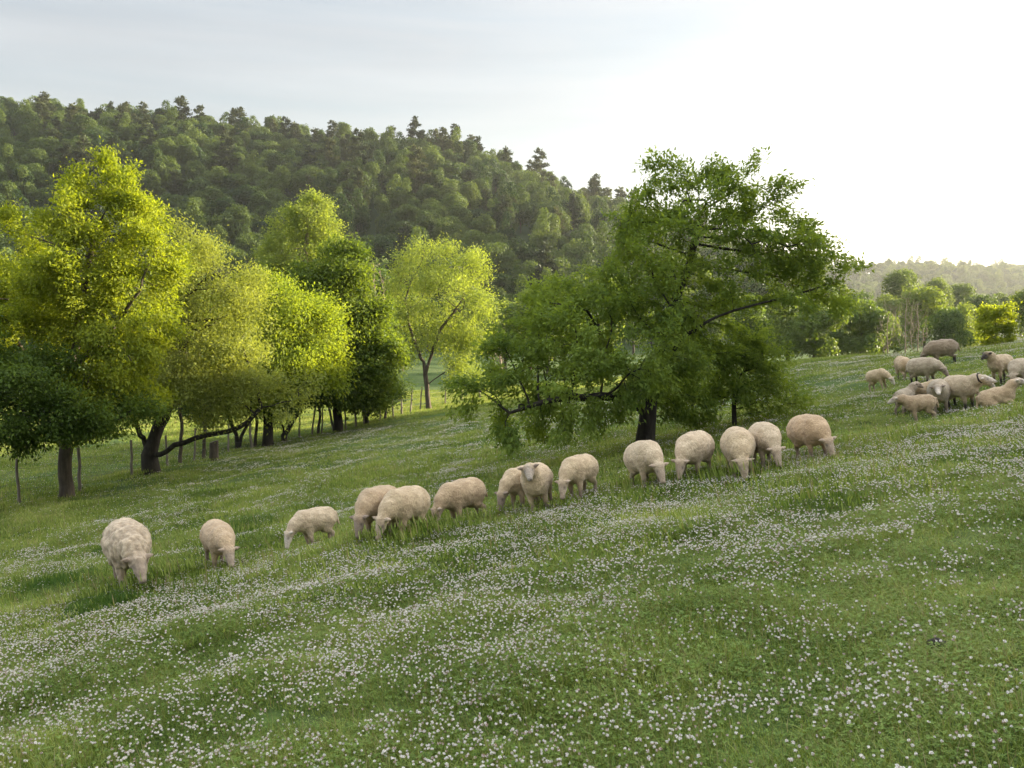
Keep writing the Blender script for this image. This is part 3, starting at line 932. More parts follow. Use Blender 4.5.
# ------------------------------------------------------------------ fence along the hedgerow
def build_fence():
    pts = [(-14, 520), (20, 505), (80, 492), (132, 478), (168, 466), (194, 461), (228, 452), (252, 449), (270, 445), (286, 441), (300, 438), (312, 436), (322, 434), (334, 431), (346, 429), (356, 427), (364, 425), (380, 421), (393, 418), (402, 415), (410, 413), (420, 410), (445, 404), (462, 401), (480, 398)]
    rng = np.random.default_rng(5)
    G = [on_ground(u, v) for u, v in pts]
    root = empty("wire_fence", G[0]); tag(root, "old wire fence with thin leaning wooden stakes along the foot of the hedgerow", "fence")
    tops = []
    for k, g in enumerate(G):
        h = rng.uniform(1.05, 1.35); lean = rng.normal(0, .09, 2)
        zs = np.linspace(-.1, h, 6)
        P = np.array([g - G[0] + np.array([lean[0] * z, lean[1] * z, z]) + rng.normal(0, .012, 3) for z in zs])
        r = rng.uniform(.035, .06)
        V, Fc = tubes(P, np.arange(-1, 5), np.linspace(r, r * .8, 6))
        capr = len(V) // 10
        link(mesh_obj("post", V, Fc, M["wood"], root, smooth=True))
        tops.append(P)
    for lv in (2, 3, 4):
        P, par = [], []
        for k in range(len(tops) - 1):
            a, b_ = tops[k][lv], tops[k + 1][lv]
            for q in range(5):
                t = q / 5
                P.append(a + (b_ - a) * t - np.array([0, 0, .09 * math.sin(math.pi * t)])); par.append(len(P) - 2)
        V, Fc = tubes(np.array(P), np.array(par), np.full(len(P), .004))
        link(mesh_obj("wire", V, Fc, M["wire"], root))
build_fence()

def build_stump():
    b = on_ground(214, 460); s = b[1] / F
    h, r = 19 * s, 4.6 * s
    V, Fc = [], []
    k = 14
    rng = np.random.default_rng(9)
    lv = [(-.1, 1.12), (.06, 1.04), (.3 * h, .97), (.7 * h, .95), (.97 * h, .95), (h, .90)]
    wob = rng.uniform(.92, 1.08, k)
    for z, f in lv:
        for q in range(k):
            a = q * 2 * math.pi / k
            V.append((r * f * wob[q] * math.cos(a) + .03 * z, r * f * wob[q] * math.sin(a), z + (.05 * math.cos(a) if z >= h * .9 else 0)))
    for j in range(len(lv) - 1):
        for q in range(k):
            Fc.append((j * k + q, j * k + (q + 1) % k, (j + 1) * k + (q + 1) % k, (j + 1) * k + q))
    side = len(Fc)
    Fc.append(tuple((len(lv) - 1) * k + q for q in range(k)))
    o = link(mesh_obj("tree_stump", V, Fc, [M["bark"], M["bark_pale"]], mat_idx=[0] * side + [1]))
    o.location = b
    tag(o, "thick sawn-off tree stump standing upright in the hedgerow under the long bare limb", "stump")
build_stump()

# ------------------------------------------------------------------ sheep
def surface_nets(Fv, org, h):
    s = Fv < 0
    nx, ny, nz = Fv.shape
    cs = np.zeros((nx - 1, ny - 1, nz - 1, 3)); cn = np.zeros((nx - 1, ny - 1, nz - 1))
    offs = [(0, 0, 0), (1, 0, 0), (0, 1, 0), (1, 1, 0), (0, 0, 1), (1, 0, 1), (0, 1, 1), (1, 1, 1)]
    def sl(o): return tuple(slice(a, d - 1 + a) for a, d in zip(o, Fv.shape))
    for a in offs:
        for ax in range(3):
            if a[ax]: continue
            b = list(a); b[ax] = 1
            fa, fb = Fv[sl(a)], Fv[sl(b)]
            m = (fa < 0) != (fb < 0)
            t = np.where(m, fa / np.where(m, fa - fb, 1), 0)
            pos = np.zeros(cs.shape)
            for q in range(3): pos[..., q] = a[q]
            pos[..., ax] += t
            cs += pos * m[..., None]; cn += m
    act = cn > 0
    idx = -np.ones(act.shape, dtype=np.int64); idx[act] = np.arange(act.sum())
    I = np.argwhere(act)
    V = (I + cs[act] / cn[act][:, None]) * h + org
    quads = []
    for ax in range(3):
        b, c = (ax + 1) % 3, (ax + 2) % 3
        A = [slice(1, -1)] * 3; A[ax] = slice(0, -1)
        B = list(A); B[ax] = slice(1, None)
        s0, s1 = s[tuple(A)], s[tuple(B)]
        E = np.argwhere(s0 != s1)
        if not len(E): continue
        flip = s0[tuple(E.T)]
        o = np.array([1, 1, 1]); o[ax] = 0
        cell = E + o
        def cl(db, dc):
            k = cell.copy(); k[:, b] += db; k[:, c] += dc
            return idx[tuple(k.T)]
        q = np.stack([cl(-1, -1), cl(0, -1), cl(0, 0), cl(-1, 0)], 1)
        q[~flip] = q[~flip][:, ::-1]
        quads.append(q)
    return V, np.concatenate(quads)

def cone_dist(P, a, b, ra, rb):
    ab = b - a; L2 = float(ab @ ab)
    t = np.clip(((P - a) @ ab) / L2, 0, 1)
    return np.linalg.norm(P - a - t[:, None] * ab, axis=1) - (ra + (rb - ra) * t)

def rotz(v, a, o=(0, 0, 0)):
    v = np.array(v, dtype=float) - np.array(o); c, s = math.cos(a), math.sin(a)
    return np.array([v[0] * c - v[1] * s, v[0] * s + v[1] * c, v[2]]) + np.array(o)

def sheep_mesh(pose, fleece, face, leg, headyaw=0.0, fat=1.0, wool=.009, seed=1, lamb=False, blaze=None, muzzle=None, shag=False, long=1.0):
    rng = np.random.default_rng(seed)
    g = []                                             # (a, b, ra, rb, colour, blend)
    f = fat
    leglen = .37 if lamb else .345
    zc = leglen + .15
    if pose == 'lie': zc = .21
    bl = (.225 if lamb else .25) * long
    thick = (.168 if lamb else .205) * f
    def cap(a, b, ra, rb, col, k=.06): g.append((np.array(a, float), np.array(b, float), ra, rb, np.array(col, float), k))
    cap((bl * .8, 0, zc + .015), (0, 0, zc - .005), thick * .94, thick * 1.06, fleece, .08)
    cap((0, 0, zc - .005), (-bl * .85, 0, zc + .01), thick * 1.06, thick * .98, fleece, .08)
    cap((-bl * .9, .05, zc - .04), (-bl * .9, -.05, zc - .04), thick * .78, thick * .78, fleece, .08)
    cap((bl * .9, 0, zc - .06), (bl * .55, 0, zc - .09), thick * .72, thick * .72, fleece, .08)
    neck0 = np.array((bl * .98, 0, zc + .07))
    if pose == 'graze':
        hb = np.array((bl + .28, 0, .34)); mz = np.array((bl + .36, 0, .125))
    elif pose == 'low':
        hb = np.array((bl + .33, 0, .42)); mz = np.array((bl + .45, 0, .24))
    elif pose == 'level':
        hb = np.array((bl + .30, 0, zc + .16)); mz = np.array((bl + .50, 0, zc + .08))
    elif pose == 'lie':
        hb = np.array((bl + .22, 0, zc + .23)); mz = np.array((bl + .40, 0, zc + .15))
    else:
        hb = np.array((bl + .21, 0, zc + .25)); mz = np.array((bl + .385, 0, zc + .145))
    hs = .86 if lamb else 1.0
    ny = headyaw * .6
    hb = rotz(hb, ny, neck0); mz = rotz(mz, ny, neck0)
    mz = rotz(mz, headyaw * .4, hb)
    mid = neck0 * .5 + hb * .5 + np.array((0, 0, .03))
    cap(neck0, mid, thick * .72, thick * .54 + .01, fleece, .08)
    cap(mid, hb, thick * .52 + .01, .082 * hs, fleece, .06)
    if lamb: mz = hb + (mz - hb) * .78
    hd = (mz - hb) / np.linalg.norm(mz - hb)
    side = np.cross((0, 0, 1.), hd); side /= np.linalg.norm(side); up = np.cross(hd, side)
    mcol = muzzle if muzzle is not None else face
    cap(hb + hd * .01, hb + hd * .10 * hs, .074 * hs, .060 * hs, face, .03)
    cap(hb + hd * .10 * hs, mz, .058 * hs, .040 * hs, mcol, .03)
    cap(hb + up * .035 * hs + hd * .02, hb + up * .02 * hs + hd * .15 * hs, .045 * hs, .035 * hs, blaze if blaze is not None else face, .03)
    cap(mz - side * .012 + hd * .018, mz + side * .012 + hd * .018, .022 * hs, .022 * hs, np.array(mcol) * .45, .02)
    for s_ in (-1, 1):                                 # ears, eyes
        e0 = hb + side * s_ * .055 * hs + up * .02 - hd * .01
        e1 = e0 + side * s_ * .105 + up * .004 - hd * .02
        em = (e0 + e1) / 2
        cap(e0, em, .016, .026, face, .012)
        cap(em, e1, .026, .011, face, .012)
        ey = hb + side * s_ * .052 * hs + hd * .075 * hs + up * .030
        cap(ey, ey + hd * .006, .0155, .0155, (.012, .01, .008), .004)
    lr = .036 if not lamb else .032
    if pose != 'lie':
        for sx, sy in ((1, 1), (1, -1), (-1, 1), (-1, -1)):
            sw = rng.uniform(-.06, .06)
            y = sy * thick * .52
            if sx > 0:
                hip = (bl * .72, y, zc - .10); kn = (bl * .74 + sw * .5, y, leglen * .52); ft = (bl * .72 + sw, y, .02)
                cap(hip, kn, lr * 2.0, lr * 1.05, fleece * np.array([.95, .95, .95]), .05); cap(kn, ft, lr * .95, lr * .75, leg, .02)
            else:
                hip = (-bl * .85, y, zc - .06); hk = (-bl * 1.14 + sw * .6, y, leglen * .58); ft = (-bl * 1.04 + sw, y, .02)
                kn_ = (-bl * .72 + sw * .3, y, leglen * .82)
                cap(hip, kn_, lr * 2.9, lr * 2.0, fleece * np.array([.95, .95, .95]), .06)
                cap(kn_, hk, lr * 1.7, lr * .95, fleece * np.array([.9, .9, .9]), .03); cap(hk, ft, lr * .92, lr * .74, leg, .02)
            cap(ft, (ft[0] + .03, ft[1], .012), lr * .85, lr * .7, np.array(leg) * .35, .015)
    else:
        for sy in (1, -1):
            cap((bl * .7, sy * thick * .7, .09), (bl * 1.15, sy * thick * .75, .045), .055, .035, fleece, .04)
            cap((bl * 1.15, sy * thick * .75, .045), (bl * .85, sy * thick * .95, .03), .032, .024, leg, .02)
            cap((-bl * .7, sy * thick * .75, .12), (-bl * .25, sy * thick * 1.05, .06), .10, .05, fleece, .05)
            cap((-bl * .25, sy * thick * 1.05, .05), (-bl * .6, sy * thick * 1.15, .03), .036, .025, leg, .02)
    cap((-bl - thick * .82, 0, zc + .05), (-bl - thick * 1.02, 0, zc - .16), .034, .022, fleece, .03)   # tail
    h = .0135
    lo = np.min([np.minimum(a - ra, b - rb) for a, b, ra, rb, _, _ in g], 0) - 3.2 * h
    hi = np.max([np.maximum(a + ra, b + rb) for a, b, ra, rb, _, _ in g], 0) + 3.2 * h
    dims = np.ceil((hi - lo) / h).astype(int) + 1
    X = np.stack(np.meshgrid(*[lo[q] + np.arange(dims[q]) * h for q in range(3)], indexing='ij'), -1).reshape(-1, 3)
    d = None
    for a, b, ra, rb, _, k in g:
        c = cone_dist(X, a, b, ra, rb)
        if d is None: d = c; continue
        hh = np.clip(.5 + .5 * (d - c) / k, 0, 1)
        d = d * (1 - hh) + c * hh - k * hh * (1 - hh)
    V, Q = surface_nets(d.reshape(dims), lo, h)
    ds = np.stack([cone_dist(V, a, b, ra, rb) for a, b, ra, rb, _, _ in g], 1)
    wts = np.exp(-ds / .010); wts /= wts.sum(1, keepdims=True)
    colr = wts @ np.array([c[4] for c in g])
    isf = (np.abs(colr - fleece).sum(1) < .12).astype(float)
    # wool locks: noise displaces the fleece, and tints it too where shaggy
    nrm = np.zeros_like(V)
    fn = np.cross(V[Q[:, 2]] - V[Q[:, 0]], V[Q[:, 3]] - V[Q[:, 1]])
    for q in range(4): np.add.at(nrm, Q[:, q], fn)
    nrm = unit(nrm)
    off = Vector((seed * 3.1, seed * 1.7, 0))
    if shag:
        n1 = np.array([mnoise.noise(Vector((p[0] * 17, p[1] * 17, p[2] * 12)) + off) + .6 * mnoise.noise(Vector((p[0] * 38, p[1] * 38, p[2] * 24)) + off) for p in V])
    else:
        n1 = np.array([mnoise.noise(Vector(p * 14) + off) + .6 * mnoise.noise(Vector(p * 36) + off) for p in V])
    V = V + nrm * (n1 * wool * isf)[:, None]
    if shag: colr = colr * (1 + (.35 * np.clip(n1, -1, 1) * isf)[:, None])
    return V, Q, colr

def hexa(*c): return np.array(c, dtype=float)
CREAM, TAN, BUFF, GREY, BROWN = hexa(.52, .395, .24), hexa(.47, .34, .20), hexa(.55, .43, .28), hexa(.41, .33, .225), hexa(.26, .195, .125)
PINK = hexa(.46, .355, .255); PALE = hexa(.60, .52, .42); DARK = hexa(.05, .038, .03); MID = hexa(.25, .19, .14); BLACK = hexa(.02, .017, .015)

def sheep(name, label, cat, u, v, yaw, scale, pose, fleece, face, leg, group, headyaw=0, fat=1.0, wool=.009, lamb=False, blaze=None, muzzle=None, shag=False, seed=1, sink=0.0, long=1.0, pitch=0.0):
    V, Q, c = sheep_mesh(pose, fleece, face, leg, math.radians(headyaw), fat, wool, seed, lamb, blaze, muzzle, shag, long)
    o = mesh_obj(name, V, Q, M["shaggy"] if shag else M["fleece"], smooth=True)
    ca = o.data.color_attributes.new("coat", 'FLOAT_COLOR', 'POINT')
    ca.data.foreach_set("color", np.c_[np.clip(c, 0, 1), np.ones(len(c))].astype(np.float32).ravel())
    link(o)
    g = on_ground(u, v)
    gx = hz(g[0] + .3, g[1]) - hz(g[0] - .3, g[1]); gy = hz(g[0], g[1] + .3) - hz(g[0], g[1] - .3)
    SPOTS.append((g[0], g[1]))
    a = math.radians(yaw) - math.atan2(g[0], g[1])      # yaw is given as seen from where the picture was taken
    fwd = Vector((math.cos(a), math.sin(a), -math.tan(math.radians(pitch)))); n = Vector((-gx / .6, -gy / .6, 1)).normalized()
    n = (n * .8 + Vector((0, 0, .2)) + Vector((math.cos(a), math.sin(a), 0)) * math.tan(math.radians(pitch))).normalized()
    fwd = (fwd - n * fwd.dot(n)).normalized(); lft = n.cross(fwd)
    R = Matrix((fwd, lft, n)).transposed().to_4x4()
    o.matrix_world = Matrix.Translation((g[0], g[1], g[2] - sink)) @ R @ Matrix.Scale(scale, 4)
    tag(o, label, cat, group)
    return o

SPOTS = []
ROW = "sheep grazing in a row along the brow"
RG = "sheep and lambs gathered at the right of the pasture"
S = sheep
S("sheep", "large shaggy unshorn ewe grazing head-on at the left end of the row", "sheep", 131, 586, -84, 1.14, 'low', GREY * hexa(1.05, 1.02, 1), PINK * .72, MID, ROW, 8, 1.06, .02, shag=True, long=1.45, pitch=5, seed=1)
S("sheep", "small smooth sheep grazing head-on, alone just right of the shaggy ewe", "sheep", 219, 568, -80, .88, 'low', TAN, PINK * .85, MID, ROW, 6, .98, long=1.35, pitch=5, seed=2)
S("sheep", "pale lamb-sized sheep in side view, grazing leftward with its legs showing, third in the row", "sheep", 319, 546, 203, .80, 'graze', BUFF, PALE, PINK * .7, ROW, 8, .92, seed=3)
S("sheep", "sheep half hidden behind its neighbour with its dark face down in the grass", "sheep", 383, 536, 238, .90, 'graze', TAN * .92, MID, MID, ROW, 0, .98, seed=4)
S("sheep", "cream sheep grazing and overlapping the dark-faced one to its left", "sheep", 406, 537, 232, .90, 'graze', CREAM, PINK, MID, ROW, 0, 1.0, seed=5)
S("sheep", "smooth pinkish sheep grazing alone in side view below the broad tree's left branches", "sheep", 468, 523, 213, .85, 'graze', TAN, PINK, MID, ROW, 5, 1.0, seed=6)
S("sheep", "grazing sheep mostly hidden behind the one that looks up", "sheep", 528, 508, 225, .84, 'graze', CREAM, MID, MID, ROW, 0, .95, seed=7)
S("sheep", "sheep standing with head raised and looking toward the viewer, dark ears and pale blaze", "sheep", 543, 510, 262, .88, 'up', CREAM, MID, MID, ROW, 6, 1.0, blaze=PALE * .9, muzzle=PALE * .7, seed=8)
S("sheep", "cream sheep grazing just right of the one that looks up", "sheep", 583, 497, 238, .80, 'graze', CREAM, PINK, MID, ROW, 0, .98, seed=9)
S("sheep", "round plump sheep in front of the broad tree's trunk, grazing rightward", "sheep", 648, 488, -66, .88, 'graze', BUFF, PINK, MID, ROW, 0, 1.08, seed=10)
S("sheep", "round plump sheep grazing leftward, first one right of the broad tree's trunk", "sheep", 696, 477, 246, .86, 'graze', BUFF, PINK, MID, ROW, 0, 1.08, seed=11)
S("sheep", "plump sheep grazing head-on with small ears, overlapping the one behind it", "sheep", 741, 477, -84, .93, 'graze', CREAM, PINK, MID, ROW, 0, 1.08, seed=12)
S("sheep", "sheep half hidden behind a head-on one, grazing toward lower right", "sheep", 767, 467, -74, .86, 'graze', BUFF, PINK, MID, ROW, 6, 1.05, seed=13)
S("sheep", "round pinkish sheep grazing rightward alone at the right end of the row", "sheep", 813, 459, -58, .86, 'graze', TAN * hexa(1.05, 1, .97), PINK, MID, ROW, 0, 1.12, seed=14)
# the group on the right
S("lamb", "small lamb grazing by itself left of the right-hand flock", "lamb", 880, 391, -35, .80, 'graze', CREAM, PALE, PINK * .8, RG, 0, .98, lamb=True, seed=15)
S("sheep", "pinkish sheep almost hidden behind the rump of the large brown-grey ewe", "sheep", 904, 379, 110, .86, 'graze', TAN, PINK, MID, RG, 0, 1.0, seed=16)
S("sheep", "large brown-grey ewe grazing rightward behind the standing lambs", "sheep", 924, 384, -26, .90, 'low', GREY * .97, MID, BLACK, RG, -8, 1.1, .01, seed=17)
S("sheep", "dark brown ewe grazing leftward highest on the slope, against the far trees", "sheep", 944, 364, 192, 1.02, 'graze', BROWN, BROWN * .5, BLACK, RG, 0, 1.08, .01, seed=18)
S("sheep", "pale-faced ewe facing forward with dark ears in the middle of the right-hand flock", "sheep", 942, 412, -92, .86, 'level', GREY, MID, MID, RG, 4, 1.05, .008, blaze=PALE * 1.1, muzzle=PALE * 1.1, seed=19)
ew = S("sheep", "cream ewe stretching her long pale head rightward, wearing a dark collar", "sheep", 963, 408, -42, .87, 'level', BUFF * .92, PALE, BLACK, RG, 38, 1.05, .008, seed=20)
S("lamb", "lamb mostly hidden behind the collared ewe's chest", "lamb", 972, 401, 10, .66, 'low', CREAM, PALE, PINK, RG, 0, 1.0, lamb=True, seed=21)
S("lamb", "lamb with dark face and dark forelegs standing alert, facing left near the right edge", "lamb", 1002, 384, 236, .92, 'up', CREAM * .92, DARK, BLACK, RG, -10, 1.0, lamb=True, seed=22)
S("sheep", "sheep cut off by the right edge of the photo", "sheep", 1024, 386, 250, .82, 'graze', GREY, PINK, MID, RG, 0, 1.0, seed=23)
S("lamb", "lamb lying down in the grass with its head raised, at the right of the flock", "lamb", 999, 406, 4, .86, 'lie', TAN, PALE, PINK, RG, 0, 1.0, lamb=True, seed=24)
S("lamb", "tan lamb with white face standing side-on at the front of the flock, facing left", "lamb", 923, 424, 190, .76, 'level', TAN * .88, PALE * 1.1, PINK * .8, RG, 0, 1.0, lamb=True, seed=25)
S("lamb", "lamb standing behind the white-faced lamb's head, looking right", "lamb", 905, 415, 60, .74, 'up', GREY * .9, PINK * .8, MID, RG, -50, .98, lamb=True, seed=26)
S("lamb", "small pale lamb squeezed between the white-faced lamb and the ewe facing forward", "lamb", 921, 407, 12, .68, 'level', CREAM, PINK, MID, RG, 0, .98, lamb=True, seed=27)

def collar():
    a = np.linspace(0, 2 * math.pi, 24, endpoint=False)
    ctr = rotz(np.array((.25 + .235, 0, .495 + .172)), math.radians(38) * .6, (.245, 0, .565))
    ax = unit(np.array([math.cos(.40) * .9, math.sin(.40) * .9, .35]))
    s = unit(np.cross(ax, (0, 0, 1.))); t = np.cross(s, ax)
    V, Fc = [], []
    for q in a:
        for r, w in ((.117, -.02), (.117, .02), (.10, .02), (.10, -.02)):
            V.append(ctr + (s * math.cos(q) + t * math.sin(q)) * r + ax * w)
    n = len(a)
    for i in range(n):
        j = (i + 1) % n
        for k in range(4): Fc.append((i * 4 + k, j * 4 + k, j * 4 + (k + 1) % 4, i * 4 + (k + 1) % 4))
    o = link(mesh_obj("collar", V, Fc, M["collar"], ew))
collar()

# ------------------------------------------------------------------ meadow: grass, clover
def blades(n, rad, hmin, hmax, wid, rng, lean=.5, seg=2, square=True):
    x, y = rng.uniform(-rad, rad, n), rng.uniform(-rad, rad, n)
    a = rng.uniform(0, 2 * math.pi, n)
    h = rng.uniform(hmin, hmax, n) * rng.uniform(.6, 1, n); ln = rng.uniform(.1, lean, n) * h
    dx, dy = np.cos(a), np.sin(a)
    b = a + rng.uniform(.8, 2.2, n); sx, sy = np.cos(b) * wid / 2, np.sin(b) * wid / 2
    base = np.stack([x, y, np.full(n, -.02)], 1); S_ = np.stack([sx, sy, 0 * x], 1)
    m = base + np.stack([dx * ln * .35, dy * ln * .35, h * .6], 1)
    t = base + np.stack([dx * ln, dy * ln, h], 1)
    V = np.stack([base - S_, base + S_, m + S_ * .8, m - S_ * .8, t + S_ * .12, t - S_ * .12], 1).reshape(-1, 3)
    o = np.arange(n)[:, None] * 6
    Q = np.concatenate([o + np.array([0, 1, 2, 3]), o + np.array([3, 2, 4, 5])], 0)
    return V, Q

def trefoils(n, rad, hmin, hmax, size, rng):
    V, Q = [], []
    k = 0
    x, y = rng.uniform(-rad, rad, n), rng.uniform(-rad, rad, n); h = rng.uniform(hmin, hmax, n); a0 = rng.uniform(0, 6.28, n); s = size * rng.uniform(.7, 1.25, n)
    tl = rng.normal(0, .25, (n, 2))
    for i in range(n):
        for j in range(3):
            a = a0[i] + j * 2.094
            c, q = math.cos(a), math.sin(a)
            for (r, w) in ((0, 0), (.55, .42), (1.0, .30), (1.05, 0), (1.0, -.30), (.55, -.42)):
                px, py = s[i] * (r * c - w * q), s[i] * (r * q + w * c)
                V.append((x[i] + px, y[i] + py, h[i] + tl[i, 0] * px + tl[i, 1] * py + .15 * abs(w) * s[i]))
            Q.append((k, k + 1, k + 2, k + 3)); Q.append((k, k + 3, k + 4, k + 5)); k += 6
    return np.array(V), np.array(Q)

def tuft(name, parts):
    V = np.concatenate([p[0] for p in parts]); off = 0; Q = []; mi = []; mats = []
    for p in parts:
        Q.append(p[1] + off); off += len(p[0])
        if p[2] not in mats: mats.append(p[2])
        mi += [mats.index(p[2])] * len(p[1])
    return mesh_obj(name, V, np.concatenate(Q), mats, mat_idx=mi)

rg = np.random.default_rng(31)
NEAR = [tuft("grass_tuft", [(*blades(700, .22, .03, .085, .0030, rg, 1.7), M["grass"]), (*blades(34, .22, .05, .14, .0026, rg, .8), M["dry_grass"]), (*trefoils(120, .22, .015, .06, .0085, rg), M["clover_leaf"])]) for _ in range(5)]
MIDT = [tuft("grass_tuft", [(*blades(900, .4, .03, .088, .0046, rg, 1.5), M["grass"]), (*blades(38, .4, .06, .15, .0045, rg, .5), M["dry_grass"]), (*trefoils(130, .4, .02, .075, .0125, rg), M["clover_leaf"])]) for _ in range(4)]
FART = [tuft("grass_tuft", [(*blades(760, 1.0, .035, .105, .0115, rg, .7), M["grass"]), (*blades(22, 1.0, .08, .2, .012, rg, .5), M["dry_grass"])]) for _ in range(4)]

def wedge(y0, y1, dens, rng, tl=-.64, tr=.64):
    m = 3.5                                            # and a margin on either side
    n = int(dens * (.5 * (tr - tl) * (y1 ** 2 - y0 ** 2) + 2 * m * (y1 - y0)))
    y = rng.uniform(y0, y1, 3 * n)
    w_ = (tr - tl) * y + 2 * m
    y = y[rng.uniform(0, 1, 3 * n) * ((tr - tl) * y1 + 2 * m) < w_][:n]
    x = tl * y - m + rng.uniform(0, 1, len(y)) * ((tr - tl) * y + 2 * m)
    return x, y

def slope_turn(x, y, rng):
    e = .3
    gx = (height(x + e, y) - height(x - e, y)) / (2 * e); gy = (height(x, y + e) - height(x, y - e)) / (2 * e)
    return gx, gy

def lie_on_slope(gx, gy, spin):
    """turn angles for a patch spun about its own upright and then laid on the slope"""
    N = unit(np.stack([-gx, -gy, np.ones_like(gx)], 1))
    X = np.stack([np.cos(spin), np.sin(spin), np.zeros_like(spin)], 1)
    X = unit(X - N * (X * N).sum(1, keepdims=True)); Y = np.cross(N, X)
    return np.c_[np.arctan2(Y[:, 2], N[:, 2]), -np.arcsin(np.clip(X[:, 2], -1, 1)), np.arctan2(X[:, 1], X[:, 0])]

def meadow():
    rng = np.random.default_rng(32)
    P, T, Sz, K = [], [], [], []
    for lvl, (y0, y1, dens, base, cnt) in enumerate([(1.2, 9.5, 24, 0, 5), (9.0, 24, 8, 5, 4), (23, 75, 1.2, 9, 4)]):
        x, y = wedge(y0, y1, dens, rng)
        if lvl < 2:                                  # some grass beyond the frame edge too
            pass
        z = height(x, y)
        ok = np.ones(len(x), bool)
        x, y, z = x[ok], y[ok], z[ok]
        n = len(x)
        hN = .9 + .35 * vnoise(x, y, 1.3, 41) + .28 * vnoise(x, y, .45, 43) + .35 * vnoise(x, y, 4.0, 42)
        brow = y - (11.2 + .22 * (x + 5))
        hN += np.exp(-((brow + .1) / .8) ** 2) * (.65 + .5 * sstep(.5, 2, x)) * (1 - sstep(5.5, 7, x)) * (.7 + .5 * vnoise(x, y, .8, 44))
        hN += .55 * sstep(0, 3, -(x + 13.0) + .0 * y) * (y > 18)
        graze = np.ones(n)
        for px_, py_ in SPOTS:
            pr = math.hypot(px_, py_); ux, uy = px_ / pr, py_ / pr
            d2 = np.minimum((x - px_ + .3 * ux) ** 2 + (y - py_ + .3 * uy) ** 2, (x - px_ + 1.1 * ux) ** 2 + (y - py_ + 1.1 * uy) ** 2 + .25)
            graze = np.minimum(graze, 1 - (.6 if px_ > 5.5 else .0) * np.exp(-d2 / (1.5 if lvl < 2 else 3.0)))
        s = graze * np.clip(hN, .72, 2.1) * rng.uniform(.8, 1.2, n)
        sx = rng.uniform(.85, 1.2, n)
        P.append(np.c_[x, y, z]); K.append(base + rng.integers(0, cnt, n))
        Sz.append(np.c_[sx, sx, s])
        gx, gy = slope_turn(x, y, rng)
        T.append(lie_on_slope(gx, gy, rng.uniform(0, 6.28, n)))
    P, T, Sz, K = map(np.concatenate, (P, T, Sz, K))
    src = NEAR + MIDT + FART
    for i, s in enumerate(src): s.name = "grass_tuft.%03d" % (i + 1)
    o = scatter("grass", P, T, Sz, K, src)
    tag(o, "green meadow grass and clover leaves covering the whole slope", "grass", kind="stuff")
meadow()

def clover_head(seed, old=.3, size=.0085, stem=.11):
    rng = np.random.default_rng(seed)
    n = 46
    k = np.arange(n); ph = np.arccos(1 - 1.75 * (k + .5) / n); th = k * 2.399
    d = np.stack([np.sin(ph) * np.cos(th), np.sin(ph) * np.sin(th), np.cos(ph)], 1)
    C = d * size * .35 + np.array([0, 0, stem])
    D = unit(d + rng.normal(0, .18, d.shape) + np.array([0, 0, .25]))
    D[d[:, 2] < -.15, 2] -= .5
    N = unit(rng.normal(size=d.shape))
    L = size * rng.uniform(.75, 1.1, n)
    V, Q = leaf_quads(C, unit(D), N, L, L * .55)
    mi = [1 if (z < -.2 and rng.uniform() < .8) or rng.uniform() < old * .3 else 0 for z in d[:, 2]]
    bv, bq = [], []
    m = 8                                             # solid little core so the head reads round
    for j, zz in enumerate((-.5, 0, .5)):
        for q in range(m):
            r = size * .62 * math.cos(zz * 1.2)
            bv.append((r * math.cos(q * 6.2832 / m), r * math.sin(q * 6.2832 / m), stem + size * .8 * zz))
    for j in range(2):
        for q in range(m): bq.append((j * m + q, j * m + (q + 1) % m, (j + 1) * m + (q + 1) % m, (j + 1) * m + q))
    bend = rng.normal(0, .012, 2)
    sv = np.array([[-.0012, 0, -.01], [.0012, 0, -.01], [.001 + bend[0], bend[1], stem], [-.001 + bend[0], bend[1], stem]])
    V[:, 0] += bend[0]; V[:, 1] += bend[1]
    bv = np.array(bv); bv[:, 0] += bend[0]; bv[:, 1] += bend[1]
    faces = np.concatenate([Q, np.array(bq) + len(V), np.array([[0, 1, 2, 3]]) + len(V) + len(bv)])
    return mesh_obj("clover_flower", np.concatenate([V, bv, sv]), faces, [M["petal"], M["petal_old"], M["grass"]], mat_idx=mi + [0] * len(bq) + [2])

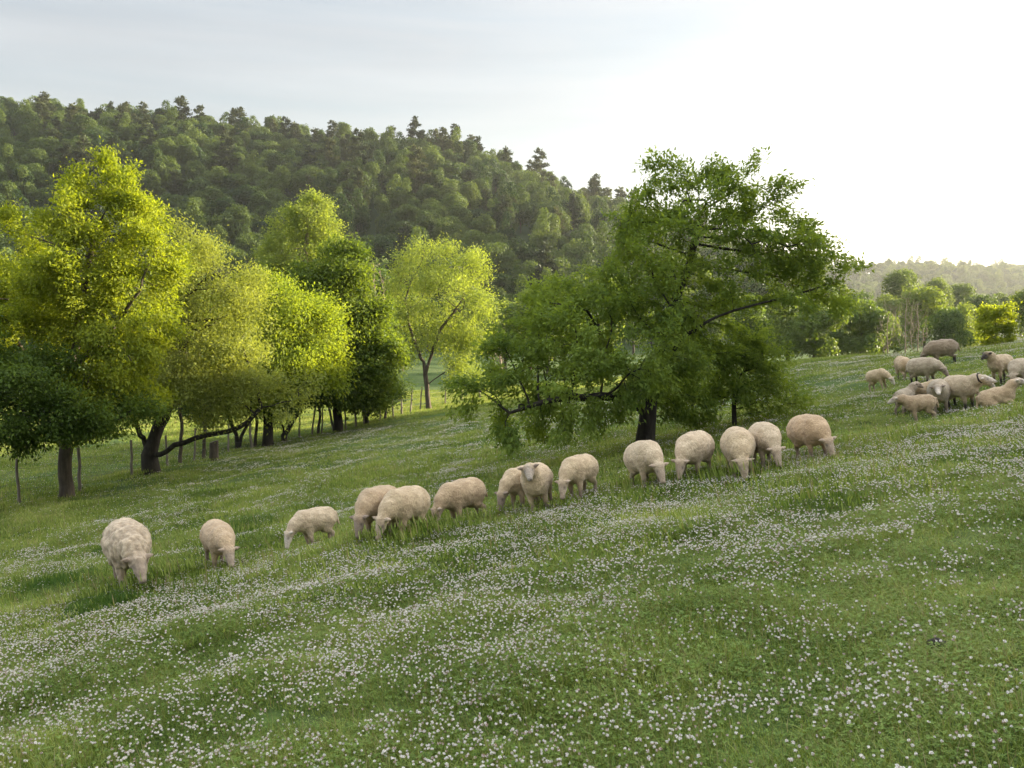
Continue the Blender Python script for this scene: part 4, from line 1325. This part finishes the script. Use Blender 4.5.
def clover():
    rng = np.random.default_rng(33)
    x, y = wedge(1.4, 40, 720, rng, -.62, .62)
    dens = .56 + .45 * vnoise(x, y, 1.6, 51) + .50 * vnoise(x, y, .36, 52) + .3 * vnoise(x, y, 4.5, 53)
    brow = y - (11.2 + .22 * (x + 5))
    dens += .40 * np.exp(-((brow + 2.2) / 2.6) ** 2)
    dens += .16 * (1 - sstep(7, 11, y))
    t = x / y
    dens += -.45 * sstep(.0, .5, t) * (1 - sstep(6, 10, y)) - .12
    dens -= .75 * np.exp(-((brow - 2.2) / 1.6) ** 2)
    dens -= .34 * sstep(14, 18, y) + .22 * sstep(19, 26, y)
    dens -= 1.5 * sstep(0, 2, -(x + 9.5)) * (y > 15)
    dens *= np.where(y > 20, .8, 1)
    keep = rng.uniform(0, 1, len(x)) < np.clip(dens, .03, .95)
    x, y = x[keep], y[keep]
    n = len(x)
    z = height(x, y)
    s = rng.uniform(.6, 1.15, n) * (1 - .15 * (1 - sstep(5, 9, y))) * (1 + .35 * sstep(10, 30, y))
    sz = np.c_[s, s, rng.uniform(.45, .85, n)]
    heads = [clover_head(400 + k, old=[.1, .4, 1.0, .1, .6, 2.2][k]) for k in range(6)]
    for i, h in enumerate(heads): h.name = "clover_flower.%03d" % (i + 1)
    o = scatter("clover_flowers", np.c_[x, y, z], np.c_[rng.normal(0, .2, (n, 2)), rng.uniform(0, 6.28, n)], sz, rng.integers(0, 6, n), heads)
    tag(o, "white and pinkish clover flower heads dotted all over the meadow", "clover", kind="stuff")
clover()

def tussock(u, v, R, hmax, n, label, seed):
    g = on_ground(u, v)
    rng = np.random.default_rng(seed)
    V, Q = blades(n, R, hmax * .5, hmax, .007, rng, .7)
    k = V.reshape(-1, 6, 3)
    c = k.mean(1); r = np.hypot(c[:, 0], c[:, 1])
    k = k[r < R]; r = r[r < R]
    k[:, :, 2] *= (1.15 - .6 * (r / R) ** 2)[:, None]
    V = k.reshape(-1, 3); n2 = len(k)
    V[:, 2] += height(V[:, 0] + g[0], V[:, 1] + g[1]) - g[2]
    o = np.arange(n2)[:, None] * 6
    Q = np.concatenate([o + np.array([0, 1, 2, 3]), o + np.array([3, 2, 4, 5])], 0)
    ob = link(mesh_obj("grass_tussock", V, Q, M["tall_grass"]))
    ob.location = g
    tag(ob, label, "grass tussock")
tussock(100, 612, .42, .30, 2600, "dark green grass tussock just below and left of the shaggy ewe", 1)
tussock(60, 586, .6, .26, 2400, "dark green grass tussock near the left edge above the shaggy ewe's feet", 2)
tussock(128, 548, .6, .30, 2400, "dark grass tussock directly behind the shaggy ewe", 3)
tussock(245, 530, .7, .26, 2600, "dark green grass patch behind and right of the second sheep", 4)

def clod():
    g = on_ground(937, 648)
    V, Fc = [], []
    rng = np.random.default_rng(3)
    k, m = 12, 6
    for j in range(m + 1):
        ph = math.pi * j / m
        for q in range(k):
            a = q * 2 * math.pi / k; r = .5 + .5 * rng.uniform(.7, 1.1)
            V.append((.055 * r * math.sin(ph) * math.cos(a), .055 * r * math.sin(ph) * math.sin(a), .032 * r * math.cos(ph)))
    for j in range(m):
        for q in range(k): Fc.append((j * k + q, (j + 1) * k + q, (j + 1) * k + (q + 1) % k, j * k + (q + 1) % k))
    o = link(mesh_obj("dung_clod", V, Fc, M["dung"], smooth=True))
    o.location = (g[0], g[1], g[2] + .02)
    tag(o, "small dark clod of dung lying in the grass at lower right", "dung")
clod()
